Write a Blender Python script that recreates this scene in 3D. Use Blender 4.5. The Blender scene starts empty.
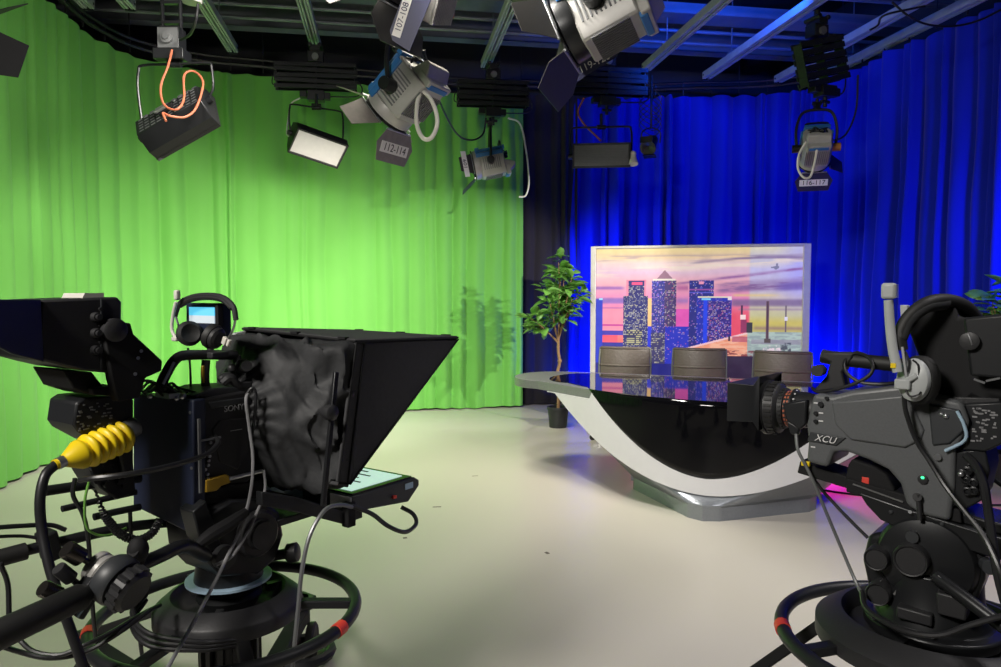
import bpy, bmesh, math, random
import numpy as np
from mathutils import Vector, Matrix, noise, Euler
PI = math.pi
R = math.radians
C = bpy.context.scene.collection
V = Vector

# ------------------------------------------------------------------ camera geometry
FPX = 720.0
CAM_H = 1.45
PITCH = math.atan(36.5 / FPX)
CAMP = V((0, 0, CAM_H))
def ray(px, py):
    x = (px - 500.5) / FPX; y = (333.5 - py) / FPX
    return V((x, y * math.sin(PITCH) + math.cos(PITCH), y * math.cos(PITCH) - math.sin(PITCH)))
def at(px, py, Y):
    d = ray(px, py)
    return CAMP + d * (Y / d.y)
def at_z(px, py, z):
    d = ray(px, py)
    return CAMP + d * ((z - CAM_H) / d.z)

class Frame:
    """local frame of a thing on the floor: +Y forward, +X right"""
    def __init__(s, x, y, rz):
        s.M = Matrix.Translation((x, y, 0)) @ Matrix.Rotation(rz, 4, 'Z'); s.I = s.M.inverted()
        s.o = s.I @ CAMP; s.loc = V((x, y, 0)); s.rz = rz
    def _r(s, px, py): return s.I.to_3x3() @ ray(px, py)
    def side(s, px, py, r):
        d = s._r(px, py); return s.o + d * ((r - s.o.x) / d.x)
    def back(s, px, py, a):
        d = s._r(px, py); return s.o + d * ((a - s.o.y) / d.y)
    def flat(s, px, py, z):
        d = s._r(px, py); return s.o + d * ((z - s.o.z) / d.z)
    def dep(s, px, py, Y): return s.I @ at(px, py, Y)

# ------------------------------------------------------------------ materials
def nd(nt, t, **kw):
    n = nt.nodes.new(t)
    for k, v in kw.items(): setattr(n, k, v)
    return n
def mat(name, col, rough=.5, metal=0., var=.12, nscale=20., bump=0., emit=None, estr=0., coat=0., spec=.5, trans=0.):
    m = bpy.data.materials.new(name); m.use_nodes = True
    nt = m.node_tree; b = nt.nodes['Principled BSDF']; L = nt.links
    b.inputs['Roughness'].default_value = rough; b.inputs['Metallic'].default_value = metal
    b.inputs['Specular IOR Level'].default_value = spec
    b.inputs['Coat Weight'].default_value = coat
    b.inputs['Transmission Weight'].default_value = trans
    tc = nd(nt, 'ShaderNodeTexCoord'); nz = nd(nt, 'ShaderNodeTexNoise')
    nz.inputs['Scale'].default_value = nscale; nz.inputs['Detail'].default_value = 3
    L.new(tc.outputs['Object'], nz.inputs['Vector'])
    mx = nd(nt, 'ShaderNodeMix', data_type='RGBA')
    mx.inputs[6].default_value = (*[c * (1 - var) for c in col], 1)
    mx.inputs[7].default_value = (*[min(1, c * (1 + var)) for c in col], 1)
    L.new(nz.outputs['Fac'], mx.inputs[0]); L.new(mx.outputs[2], b.inputs['Base Color'])
    if bump:
        bp = nd(nt, 'ShaderNodeBump'); bp.inputs['Strength'].default_value = bump; bp.inputs['Distance'].default_value = .01
        L.new(nz.outputs['Fac'], bp.inputs['Height']); L.new(bp.outputs['Normal'], b.inputs['Normal'])
    if emit:
        b.inputs['Emission Color'].default_value = (*emit, 1); b.inputs['Emission Strength'].default_value = estr
    return m
M = {}
M['black'] = mat('black_plastic', (.014, .015, .017), .42, spec=.4)
M['matte'] = mat('matte_black', (.010, .010, .011), .75, spec=.3)
M['metal_black'] = mat('black_metal', (.018, .019, .021), .35, .3, spec=.5)
M['rubber'] = mat('black_rubber', (.012, .012, .012), .6, bump=.1)
M['cable'] = mat('black_cable', (.016, .016, .018), .38)
M['cloth'] = mat('black_nylon', (.030, .031, .033), .62, bump=.15, nscale=60, spec=.35)
M['hood'] = mat('black_hood_fabric', (.050, .050, .053), .8, bump=.1, nscale=90, spec=.25)
M['navy'] = mat('navy_painted_metal', (.012, .017, .040), .45)
M['bodyblack'] = mat('camera_black', (.022, .022, .024), .5, bump=.05, nscale=200)
M['bodygrey'] = mat('camera_grey', (.105, .11, .115), .42, bump=.04, nscale=200)
M['bodygrey2'] = mat('camera_dark_grey', (.035, .038, .042), .45)
M['lightgrey'] = mat('light_grey_plastic', (.42, .44, .44), .4)
M['offwhite'] = mat('off_white_plastic', (.62, .60, .54), .4)
M['steel'] = mat('brushed_steel', (.55, .56, .58), .3, .9)
M['chrome'] = mat('chrome', (.8, .8, .82), .12, 1.)
M['yellow'] = mat('yellow_rubber', (.85, .62, .01), .4, var=.05)
M['yellowdull'] = mat('ochre_metal', (.45, .27, .02), .45)
M['red'] = mat('red_tape', (.75, .06, .04), .5)
M['whiteplate'] = mat('pale_blue_scale_plate', (.36, .50, .62), .35)
M['silver'] = mat('silver_lamp_paint', (.42, .41, .39), .42, .2)
M['lampblue'] = mat('blue_lamp_paint', (.03, .16, .42), .4)
M['darkblue'] = mat('dark_blue_flag', (.012, .014, .06), .5)
M['barndoor'] = mat('barn_door_black', (.040, .038, .036), .5)
M['barnlight'] = mat('barn_door_worn', (.20, .18, .16), .45, var=.3)
M['labelwhite'] = mat('label_white', (.8, .78, .74), .6, var=.03)
M['ink'] = mat('label_ink', (.02, .02, .02), .6)
M['inkwhite'] = mat('white_print', (.7, .7, .7), .6, var=.02)
M['inkgrey'] = mat('grey_print', (.25, .25, .26), .5, var=.02)
M['rail'] = mat('galvanised_rail', (.50, .52, .50), .38, .35, var=.25, nscale=9)
M['beam'] = mat('galvanised_beam', (.20, .21, .23), .45, .5, var=.3, nscale=5)
M['track'] = mat('curtain_track', (.03, .03, .032), .4, .3)
M['tape_metal'] = mat('track_wall_trim', (.30, .25, .2), .6)
M['orange'] = mat('orange_cable', (.42, .12, .06), .5)
M['whitecable'] = mat('white_cable', (.7, .68, .62), .45)
M['leather'] = mat('brown_grey_leather', (.115, .095, .08), .42, bump=.3, nscale=35)
M['deskwhite'] = mat('desk_white_panel', (.62, .62, .64), .38, 0, var=.03)
M['desksilver'] = mat('desk_silver_laminate', (.25, .27, .30), .32, .55, var=.12, nscale=60)
M['deskrim'] = mat('desk_rim_laminate', (.19, .195, .20), .35, .25, var=.3, nscale=120)
M['glass'] = mat('black_gloss_glass', (.003, .003, .004), .04, 0, var=0, spec=.5)
M['glassf'] = mat('black_gloss_front', (.003, .003, .004), .05, 0, var=0, spec=.25)
M['dark_chrome'] = mat('dark_chrome_knob', (.12, .11, .10), .22, .9)
M['pot'] = mat('dark_plastic_pot', (.02, .022, .024), .5)
M['soil'] = mat('potting_soil', (.03, .02, .012), .95, bump=.6, nscale=60)
M['bark'] = mat('pale_bark', (.32, .19, .09), .8, var=.35, nscale=30, bump=.4)
M['alu'] = mat('white_aluminium_frame', (.72, .70, .64), .4, .15)
M['lens'] = mat('lens_glass', (.01, .012, .02), .05, 0, coat=1, spec=1)
M['gelwhite'] = mat('diffuser_panel', (.45, .43, .40), .6, emit=(1, .93, .86), estr=.22)
M['amber'] = mat('amber_knob', (.55, .22, .03), .4)
M['grill'] = mat('louvre_grey', (.19, .195, .20), .4, .4)
M['paper'] = mat('floor_tape', (.28, .24, .20), .7)
M['dirt'] = mat('floor_debris', (.10, .085, .07), .8)
M['greenled'] = mat('green_led', (.0, .3, .1), .4, emit=(.05, 1, .3), estr=2.5)

# leaf: two-tone
m = mat('leaf_green', (.14, .34, .06), .38, var=.55, nscale=14, spec=.5); M['leaf'] = m

# floor: painted glossy studio floor
m = mat('studio_floor_paint', (.53, .50, .44), .30, var=.02, nscale=.5, bump=0); M['floor'] = m
nt = m.node_tree; b = nt.nodes['Principled BSDF']; tc = nd(nt, 'ShaderNodeTexCoord')
n2 = nd(nt, 'ShaderNodeTexNoise'); n2.inputs['Scale'].default_value = 1.2; n2.inputs['Detail'].default_value = 2
mr = nd(nt, 'ShaderNodeMapRange'); mr.inputs[3].default_value = .26; mr.inputs[4].default_value = .29
nt.links.new(tc.outputs['Object'], n2.inputs['Vector']); nt.links.new(n2.outputs['Fac'], mr.inputs[0])
# faint waviness
n3 = nd(nt, 'ShaderNodeTexNoise'); n3.inputs['Scale'].default_value = 120; n3.inputs['Detail'].default_value = 4
bp = nd(nt, 'ShaderNodeBump'); bp.inputs['Strength'].default_value = .03; bp.inputs['Distance'].default_value = .001
nt.links.new(tc.outputs['Object'], n3.inputs['Vector']); nt.links.new(n3.outputs['Fac'], bp.inputs['Height'])

def curtain_mat(name, col, sheen=.3, rough=.85):
    m = mat(name, col, rough, var=.10, nscale=1.3, spec=.15)
    nt = m.node_tree; b = nt.nodes['Principled BSDF']
    b.inputs['Sheen Weight'].default_value = sheen * .3
    return m
M['green'] = curtain_mat('chroma_green_cloth', (.17, .49, .095))
M['blue'] = curtain_mat('blue_velour', (.007, .020, .46))
M['blackdrape'] = curtain_mat('black_serge', (.030, .027, .032))
M['wall'] = mat('dark_studio_wall', (.035, .035, .038), .8)
M['ceil'] = mat('black_ceiling', (.006, .006, .007), .9)

# ------------------------------------------------------------------ mesh builder
def catmull(pts, n=6, closed=False):
    pts = [V(p) for p in pts]
    if len(pts) < 3: return pts
    out = []; N = len(pts); rng = N if closed else N - 1
    for i in range(rng):
        p1, p2 = pts[i], pts[(i + 1) % N]
        p0 = pts[(i - 1) % N] if closed or i > 0 else p1 * 2 - p2
        p3 = pts[(i + 2) % N] if closed or i + 2 < N else p2 * 2 - p1
        for k in range(n):
            t = k / n
            out.append(.5 * ((2 * p1) + (p2 - p0) * t + (2 * p0 - 5 * p1 + 4 * p2 - p3) * t * t + (3 * p1 - p0 - 3 * p2 + p3) * t ** 3))
    if not closed: out.append(pts[-1])
    return out
def axis_m(p, d, up=None):
    """matrix whose +Z is d, origin p"""
    d = V(d).normalized()
    u = V(up) if up else (V((0, 0, 1)) if abs(d.z) < .95 else V((0, 1, 0)))
    x = u.cross(d).normalized(); y = d.cross(x)
    m = Matrix((x, y, d)).transposed().to_4x4(); m.translation = V(p); return m
def look_m(p, fwd, roll=0, up=(0, 0, 1)):
    """matrix with +Y = fwd, +Z about up, +X right"""
    f = V(fwd).normalized(); x = f.cross(V(up)).normalized(); z = x.cross(f)
    m = Matrix((x, f, z)).transposed().to_4x4(); m.translation = V(p)
    return m @ Matrix.Rotation(roll, 4, 'Y')

class MB:
    def __init__(s, T=None): s.bm = bmesh.new(); s.T = T or Matrix.Identity(4)
    def v(s, p): return s.bm.verts.new(s.T @ V(p))
    def face(s, vs):
        try: return s.bm.faces.new(vs)
        except ValueError: return None
    def box(s, c, size, rot=None):
        c = V(c); h = V(size) / 2; Rm = rot.to_matrix() if isinstance(rot, Euler) else (rot if rot is not None else Matrix.Identity(3))
        Rm = Rm.to_3x3()
        vs = [s.v(c + Rm @ V((x * h.x, y * h.y, z * h.z))) for x in (-1, 1) for y in (-1, 1) for z in (-1, 1)]
        for f in ((0, 1, 3, 2), (4, 6, 7, 5), (0, 4, 5, 1), (2, 3, 7, 6), (0, 2, 6, 4), (1, 5, 7, 3)): s.face([vs[i] for i in f])
        return s
    def bar(s, p0, p1, w, h, up=(0, 0, 1)):
        p0 = V(p0); p1 = V(p1); d = p1 - p0
        m = look_m((p0 + p1) / 2, d, 0, up if abs(d.normalized().dot(V(up))) < .97 else (0, 1, 0))
        return s.box(m.translation, (w, d.length, h), m.to_3x3())
    def ring(s, m, r, n):
        return [s.v(m @ V((r * math.cos(2 * PI * i / n), r * math.sin(2 * PI * i / n), 0))) for i in range(n)]
    def skin(s, rings, closed=False, caps=True):
        n = len(rings[0])
        for a, b in zip(rings, rings[1:] + ([rings[0]] if closed else [])):
            for i in range(n): s.face([a[i], a[(i + 1) % n], b[(i + 1) % n], b[i]])
        if caps and not closed:
            s.face(list(reversed(rings[0]))); s.face(rings[-1])
    def cyl(s, p0, p1, r0, r1=None, n=20):
        p0 = V(p0); p1 = V(p1); r1 = r0 if r1 is None else r1
        m = axis_m(p0, p1 - p0); m2 = m.copy(); m2.translation = p1
        s.skin([s.ring(m, r0, n), s.ring(m2, max(r1, 1e-4), n)]); return s
    def lathe(s, p, d, prof, n=28):
        m = axis_m(p, d)
        s.skin([[s.v(m @ V((max(r, 1e-4) * math.cos(2 * PI * i / n), max(r, 1e-4) * math.sin(2 * PI * i / n), h))) for i in range(n)] for r, h in prof]); return s
    def tube(s, pts, r, n=8, sm=6, closed=False):
        pts = catmull(pts, sm, closed) if sm else [V(p) for p in pts]
        P = [pts[0]]
        for p in pts[1:]:
            if (p - P[-1]).length > 1e-4: P.append(p)
        pts = P; N = len(pts); rings = []; up = None
        for i, p in enumerate(pts):
            d = (pts[(i + 1) % N] - pts[i - 1]) if closed else (pts[min(i + 1, N - 1)] - pts[max(i - 1, 0)])
            d.normalize()
            if up is None:
                up = V((0, 0, 1)) if abs(d.z) < .9 else V((1, 0, 0))
            x = up.cross(d)
            if x.length < 1e-4: x = V((1, 0, 0)).cross(d)
            x.normalize(); y = d.cross(x); up = y
            rr = r(i / (N - 1)) if callable(r) else r
            rings.append([s.v(p + x * (rr * math.cos(2 * PI * k / n)) + y * (rr * math.sin(2 * PI * k / n))) for k in range(n)])
        s.skin(rings, closed); return s
    def prism(s, poly, vec):
        vec = V(vec); a = [s.v(p) for p in poly]; b = [s.v(V(p) + vec) for p in poly]
        n = len(a); s.face(list(reversed(a))); s.face(b)
        for i in range(n): s.face([a[i], a[(i + 1) % n], b[(i + 1) % n], b[i]])
        return s
    def ball(s, c, r, sc=(1, 1, 1), n=16):
        c = V(c); rings = []
        for j in range(1, n // 2):
            t = PI * j / (n // 2)
            rings.append([s.v(c + V((r * sc[0] * math.sin(t) * math.cos(2 * PI * i / n), r * sc[1] * math.sin(t) * math.sin(2 * PI * i / n), r * sc[2] * math.cos(t)))) for i in range(n)])
        s.skin(rings); return s
    def grid(s, P):
        """P: rows of points"""
        vs = [[s.v(p) for p in row] for row in P]
        for a, b in zip(vs, vs[1:]):
            for i in range(len(a) - 1): s.face([a[i], a[i + 1], b[i + 1], b[i]])
        return s
    def build(s, name, m, parent=None, bevel=0, seg=2, angle=35, thick=0, flat=False, sub=0):
        bm = s.bm
        bmesh.ops.recalc_face_normals(bm, faces=bm.faces)
        for e in bm.edges:
            e.smooth = not (len(e.link_faces) == 2 and e.calc_face_angle(0) > R(angle))
        for f in bm.faces: f.smooth = not flat
        me = bpy.data.meshes.new(name); bm.to_mesh(me); bm.free()
        me.materials.append(M[m] if isinstance(m, str) else m)
        o = bpy.data.objects.new(name, me); C.objects.link(o)
        if parent: o.parent = parent
        if thick:
            md = o.modifiers.new('s', 'SOLIDIFY'); md.thickness = thick; md.offset = 0
        if sub:
            md = o.modifiers.new('u', 'SUBSURF'); md.levels = sub; md.render_levels = sub
        if bevel:
            md = o.modifiers.new('b', 'BEVEL'); md.width = bevel; md.segments = seg; md.limit_method = 'ANGLE'; md.angle_limit = R(40)
            md.harden_normals = False
        return o
def tag(o, label=None, cat=None, group=None, kind=None):
    if label: o['label'] = label
    if cat: o['category'] = cat
    if group: o['group'] = group
    if kind: o['kind'] = kind
    return o
def empty(name, loc, rz, label, cat, group=None):
    o = bpy.data.objects.new(name, None); C.objects.link(o); o.location = loc; o.rotation_euler = (0, 0, rz); o.empty_display_size = .1
    return tag(o, label, cat, group)
def text(name, s, size, T, m, parent, ext=.0006, shear=0, align='CENTER'):
    """lettering in the local XY plane of T, facing its +Z"""
    c = bpy.data.curves.new(name, 'FONT'); c.body = s; c.size = size; c.extrude = ext; c.align_x = align; c.align_y = 'CENTER'; c.shear = shear
    tmp = bpy.data.objects.new(name + '_tmp', c); C.objects.link(tmp)
    dg = bpy.context.evaluated_depsgraph_get(); me = bpy.data.meshes.new_from_object(tmp.evaluated_get(dg)); bpy.data.objects.remove(tmp); bpy.data.curves.remove(c)
    me.name = name; me.materials.clear(); me.materials.append(M[m]); o = bpy.data.objects.new(name, me); C.objects.link(o); o.parent = parent; o.matrix_local = T
    return o
def face_m(p, right, up):
    r = V(right).normalized(); n = r.cross(V(up)).normalized(); u = n.cross(r)
    m = Matrix((r, u, n)).transposed().to_4x4(); m.translation = V(p) + n * .0012; return m

# ------------------------------------------------------------------ camera, world
cam = bpy.data.cameras.new('camera'); co = bpy.data.objects.new('camera', cam); C.objects.link(co)
cam.sensor_width = 36; cam.lens = FPX / 1001 * 36; co.location = CAMP; co.rotation_euler = (PI / 2 - PITCH, 0, 0); cam.clip_start = .05
bpy.context.scene.camera = co
W = bpy.data.worlds.new('world'); bpy.context.scene.world = W; W.use_nodes = True
W.node_tree.nodes['Background'].inputs[0].default_value = (.5, .55, .65, 1); W.node_tree.nodes['Background'].inputs[1].default_value = .02
vs = bpy.context.scene.view_settings
vs.view_transform = 'Standard'; vs.look = 'None'; vs.gamma = 1; vs.use_curve_mapping = False; vs.exposure = 0
# ------------------------------------------------------------------ room shell (turned 9 degrees)
ROOM = Matrix.Rotation(R(9), 4, 'Z')
def rm(x, y, z=0): return ROOM @ V((x, y, z))
X0, X1, Y0, Y1, ZC = -3.45, 6.0, -2.6, 9.55, 5.3
def room_box(name, c, size, m, **k):
    o = MB(ROOM).box(c, size).build(name, m); return tag(o, kind='structure', **k)
xm, ym, xl, yl = (X0 + X1) / 2, (Y0 + Y1) / 2, X1 - X0, Y1 - Y0
room_box('floor', (xm, ym, -.05), (xl + .4, yl + .4, .1), 'floor')
room_box('ceiling', (xm, ym, ZC + .05), (xl + .4, yl + .4, .1), 'ceil')
room_box('wall_left', (X0 - .1, ym, ZC / 2), (.2, yl + .4, ZC), 'wall')
room_box('wall_right', (X1 + .1, ym, ZC / 2), (.2, yl + .4, ZC), 'wall')
room_box('wall_back', (xm, Y1 + .1, ZC / 2), (xl, .2, ZC), 'wall')
room_box('wall_front', (xm, Y0 - .1, ZC / 2), (xl, .2, ZC), 'wall')

# ------------------------------------------------------------------ curtains
def resample(pts, step):
    pts = catmull(pts, 12); out = [pts[0]]; acc = 0
    for a, b in zip(pts, pts[1:]):
        L = (b - a).length; t = step - acc
        while t <= L:
            out.append(a.lerp(b, t / L)); t += step
        acc = L - (t - step)
    return out
def curtain(name, path, zt, zb, amp, wl, seed, m, label, group, creases=.35, pull=.0):
    rnd = random.Random(seed); step = .014
    P = resample([V((x, y, 0)) for x, y in path], step); N = len(P)
    # fold centres at irregular spacing, each fold its own depth
    folds = []; s = 0
    while s < N * step + 1:
        w = wl * rnd.uniform(.45, 1.7); folds.append((s, w, rnd.uniform(.35, 1.) * (1.5 if rnd.random() < .15 else 1))); s += w
    def prof(s):
        # lookup
        import bisect
        i = max(0, bisect.bisect_right(starts, s) - 1); s0, w, a = folds[i]
        t = (s - s0) / w
        b = folds[i + 1][2] if i + 1 < len(folds) else a
        v = a * math.sin(PI * t) ** 1.0 if rnd2[i] else a * (1 - abs(2 * t - 1) ** 1.6) * .9
        return v
    starts = [f[0] for f in folds]; rnd2 = [rnd.random() < .6 for _ in folds]
    rows = []; nz = 30
    for j in range(nz + 1):
        tz = j / nz; z = zb + (zt - zb) * tz; row = []
        k = amp * (1.15 - .45 * tz)
        for i, p in enumerate(P):
            a = P[max(0, i - 3)]; b = P[min(N - 1, i + 3)]; d = (b - a).normalized(); nrm = V((d.y, -d.x, 0))
            s = i * step
            ss = s + .035 * noise.noise(V((s * .7, z * .55, seed))) * (1.6 - tz) + .02 * noise.noise(V((s * 3, z * 1.5, seed + 9)))
            f = prof(max(0, ss)) * k + .02 * noise.noise(V((s * 1.2, z * .8, seed + 3)))
            zz = z
            if j == nz: zz = z - .018 * abs(math.sin(s * PI / .33)) 
            if j == 0: zz = z + .012 * noise.noise(V((s * 2, 5, seed)))+.006
            row.append(p + nrm * f + V((0, 0, zz)))
        rows.append(row)
    o = MB().grid(rows).build(name, m, angle=80)
    return tag(o, label, 'curtain', group), P
GREEN_PATH = [(-3.55, 3.6), (-3.68, 4.4), (-3.88, 5.7), (-4.0, 6.6), (-4.08, 7.3), (-3.95, 7.95), (-3.45, 8.38), (-2.8, 8.6), (-1.64, 8.98), (-.6, 9.28), (.3, 9.45)]
BLACK_PATH = [(.18, 9.62), (.5, 9.66), (1.02, 9.68)]
BLUE_PATH = [(.86, 9.78), (1.7, 9.78), (2.6, 9.7), (3.45, 9.62), (3.98, 9.3), (4.12, 8.7), (4.38, 7.4), (4.58, 6.5), (4.9, 4.6), (5.3, 2.2), (5.5, .8)]
_, GP = curtain('green_curtain', GREEN_PATH, 4.05, .012, .068, .19, 3, 'green', 'bright chroma green cloth curtain hanging in folds around left side and back', None)
curtain('black_curtain', BLACK_PATH, 4.12, .012, .10, .13, 8, 'blackdrape', 'narrow black drape between the green curtain and the blue curtain', None)
_, BP = curtain('blue_curtain', BLUE_PATH, 4.1, .012, .22, .175, 5, 'blue', 'blue curtain with deep folds hanging behind the desk and along right side', None)
# hem pocket weight is part of cloth: track with carriers
def track(path, z, label):
    P = resample([V((x, y, z)) for x, y in path], .12)
    t = empty('curtain_track', P[0], 0, label, 'curtain track'); o = -P[0]
    mb = MB()
    mb.tube([p + o for p in P], .022, 6, 0); mb.tube([p + o + V((0, 0, .07)) for p in P], .018, 6, 0)
    mb.build('track_tube', 'track', t)
    c0 = MB().box((0, 0, -.045), (.014, .014, .06)).box((0, 0, .035), (.02, .02, .11)).build('carrier', 'track', t); c0.location = P[0] + o
    for p in P[3::3]:
        c = c0.copy(); C.objects.link(c); c.location = p + o; c.parent = t
    mb = MB()
    for p in P[::12]: mb.cyl(p + o + V((0, 0, .08)), p + o + V((0, 0, 5.3 - z)), .006, n=6)
    mb.build('hanger_rod', 'track', t)
    return t
track([(x + .03, y - .04) for x, y in GREEN_PATH], 4.14, 'black curved curtain track above the green curtain')
track([(x - .03, y - .06) for x, y in [(.3, 9.6)] + BLUE_PATH[1:]], 4.2, 'black curved curtain track above the blue curtain')

# ------------------------------------------------------------------ ceiling: beams, rails
def structure(o, label=None): return tag(o, label, kind='structure')
def cross_beam(y, z, h, w, m='beam', x0=X0, x1=X1):
    mb = MB(ROOM)
    mb.box(((x0 + x1) / 2, y, z), (x1 - x0, .012, h)).box(((x0 + x1) / 2, y, z - h / 2), (x1 - x0, w, .014)).box(((x0 + x1) / 2, y, z + h / 2), (x1 - x0, w, .014))
    structure(mb.build('ceiling_beam', m))
cross_beam(8.55, 4.62, .34, .16); cross_beam(7.35, 4.9, .26, .14); cross_beam(5.9, 4.9, .26, .14); cross_beam(3.5, 4.9, .26, .14)
mb = MB(ROOM)
for y, z in ((8.15, 4.42), (8.0, 4.5), (6.9, 4.5), (4.8, 4.5)): mb.cyl((X0, y, z), (X1, y, z), .022, n=8)
structure(mb.build('trim_1', 'beam'))
mb = MB(ROOM)   # cable tray across
mb.box((xm, 7.75, 4.55), (xl, .3, .02)).box((xm, 7.6, 4.6), (xl, .012, .1)).box((xm, 7.9, 4.6), (xl, .012, .1))
structure(mb.build('trim_2', 'beam'))
RAILS = [(-2.75, 7.45, 'first lighting rail, nearest the left green curtain'), (-2.37, 7.4, 'second lighting rail, ending above the slanted dark softlight hanger'),
         (-1.66, 8.5, 'pale lighting rail between the slanted softlight and the white-faced softlight'), (-.74, 8.3, 'lighting rail ending over the white-faced softlight'),
         (1.18, 8.6, 'steep lighting rail ending over the small fresnel by the black drape'), (3.1, 8.4, 'lighting rail ending over the louvred softlight'),
         (3.96, 8.6, 'long slanted lighting rail right of the louvred softlight'), (4.92, 8.6, 'long blue-lit lighting rail ending beside the 116-117 fresnel'),
         (5.4, 8.45, 'lighting rail nearest the right blue curtain')]
for x, y1, lab in RAILS:
    t = empty('lighting_rail', rm(x, 0.4, 4.2), R(9), lab, 'lighting rail', 'lighting rails under the ceiling')
    L = y1 - .4; mb = MB()
    for sx in (-.052, -.015, .015, .052): mb.box((sx, L / 2, 0), (.008, L, .075))
    mb.box((0, L / 2, .037), (.112, L, .006))
    for sx in (-.044, .044, -.022, .022): mb.box((sx, L / 2, -.037), (.014, L, .006))
    mb.build('channel', 'rail', t)
    mb = MB().box((0, L + .012, -.005), (.085, .02, .095)).cyl((-.06, L - .03, .0), (.06, L - .03, .0), .012, n=8); mb.build('end_stop', 'metal_black', t)
    mb = MB()
    for k in range(5):
        y = L * (.12 + .2 * k); mb.cyl((0, y, .04), (0, y, ZC - 4.2), .007, n=6); mb.box((0, y, .055), (.1, .05, .02))
    mb.build('drop_rod', 'beam', t)

# ------------------------------------------------------------------ scissor hanger
def scissor(p, rz, w, h, bars, label, arm=.0, tilt=0, pipe=None):
    """pantograph hanger whose folded scissor stack is centred at p"""
    t = empty('scissor_hanger', p, rz, label, 'lamp hanger', 'scissor hangers under the rails')
    T = Matrix.Rotation(tilt, 4, 'Y')
    mb = MB(T)
    for k in range(bars):
        z = -h / 2 + h * (k + .5) / bars; a = .025 * (1 if k % 2 else -1)
        for y in (-.055, .055):
            mb.box((0, y, z), (w, .012, h / bars * .72), Euler((0, a * .6, 0)))
    mb.build('scissor_arms', 'metal_black', t)
    for x in (-w * .47, 0, w * .47):
        mb = MB(T).box((x, 0, 0), (.010, .10, h * .9))
        for k in range(bars):
            z = -h / 2 + h * (k + .5) / bars; mb.cyl((x, -.068, z), (x, .068, z), .007, n=8)
        mb.build('pivot_post', 'metal_black', t)
    top = T @ V((0, 0, h / 2))
    mb = MB().box(top + V((0, 0, .06)), (.16, .12, .11)).box(top + V((0, 0, .14)), (.10, .16, .06))
    for s in (-.05, .05): mb.cyl(top + V((s, -.09, .17)), top + V((s, .09, .17)), .022, n=10)
    mb.build('trolley', 'metal_black', t, .004)
    mb = MB().cyl(top + V((.0, -.085, .05)), top + V((.0, -.06, .05)), .035); mb.build('brake_knob', 'grill', t)
    bot = T @ V((0, 0, -h / 2))
    mb = MB().box(bot + V((0, 0, -.06)), (.17, .12, .10)).box(bot + V((.11, 0, -.06)), (.07, .08, .07)).box(bot + V((-.13, 0, -.05)), (.07, .09, .06)).cyl(bot + V((0, 0, -.10)), bot + V((0, 0, -.2)), .018).cyl(bot + V((-.05, 0, -.15)), bot + V((.05, 0, -.15)), .016)
    mb.build('lower_carriage', 'metal_black', t, .003)
    MB().tube([bot + V((w * .3, .03, h * .9)), bot + V((w * .55, .04, h * .3)), bot + V((w * .5, .04, -.03)), bot + V((.1, 0, -.06))], .007).build('cable_loop', 'cable', t)
    MB().tube([bot + V((-w * .42, .03, .05)), bot + V((-w * .53, .03, h * .2)), bot + V((-w * .52, .03, h * .5)), bot + V((-w * .45, .03, h * .45))], .006).build('cable_loop', 'cable', t)
    if pipe:
        MB().cyl(top + V((0, 0, .15)), top + V((0, 0, pipe)), .028).build('pipe', 'metal_black', t)
    return t, V(p) + Matrix.Rotation(rz, 3, 'Z') @ (bot + V((0, 0, -.2)))

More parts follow.
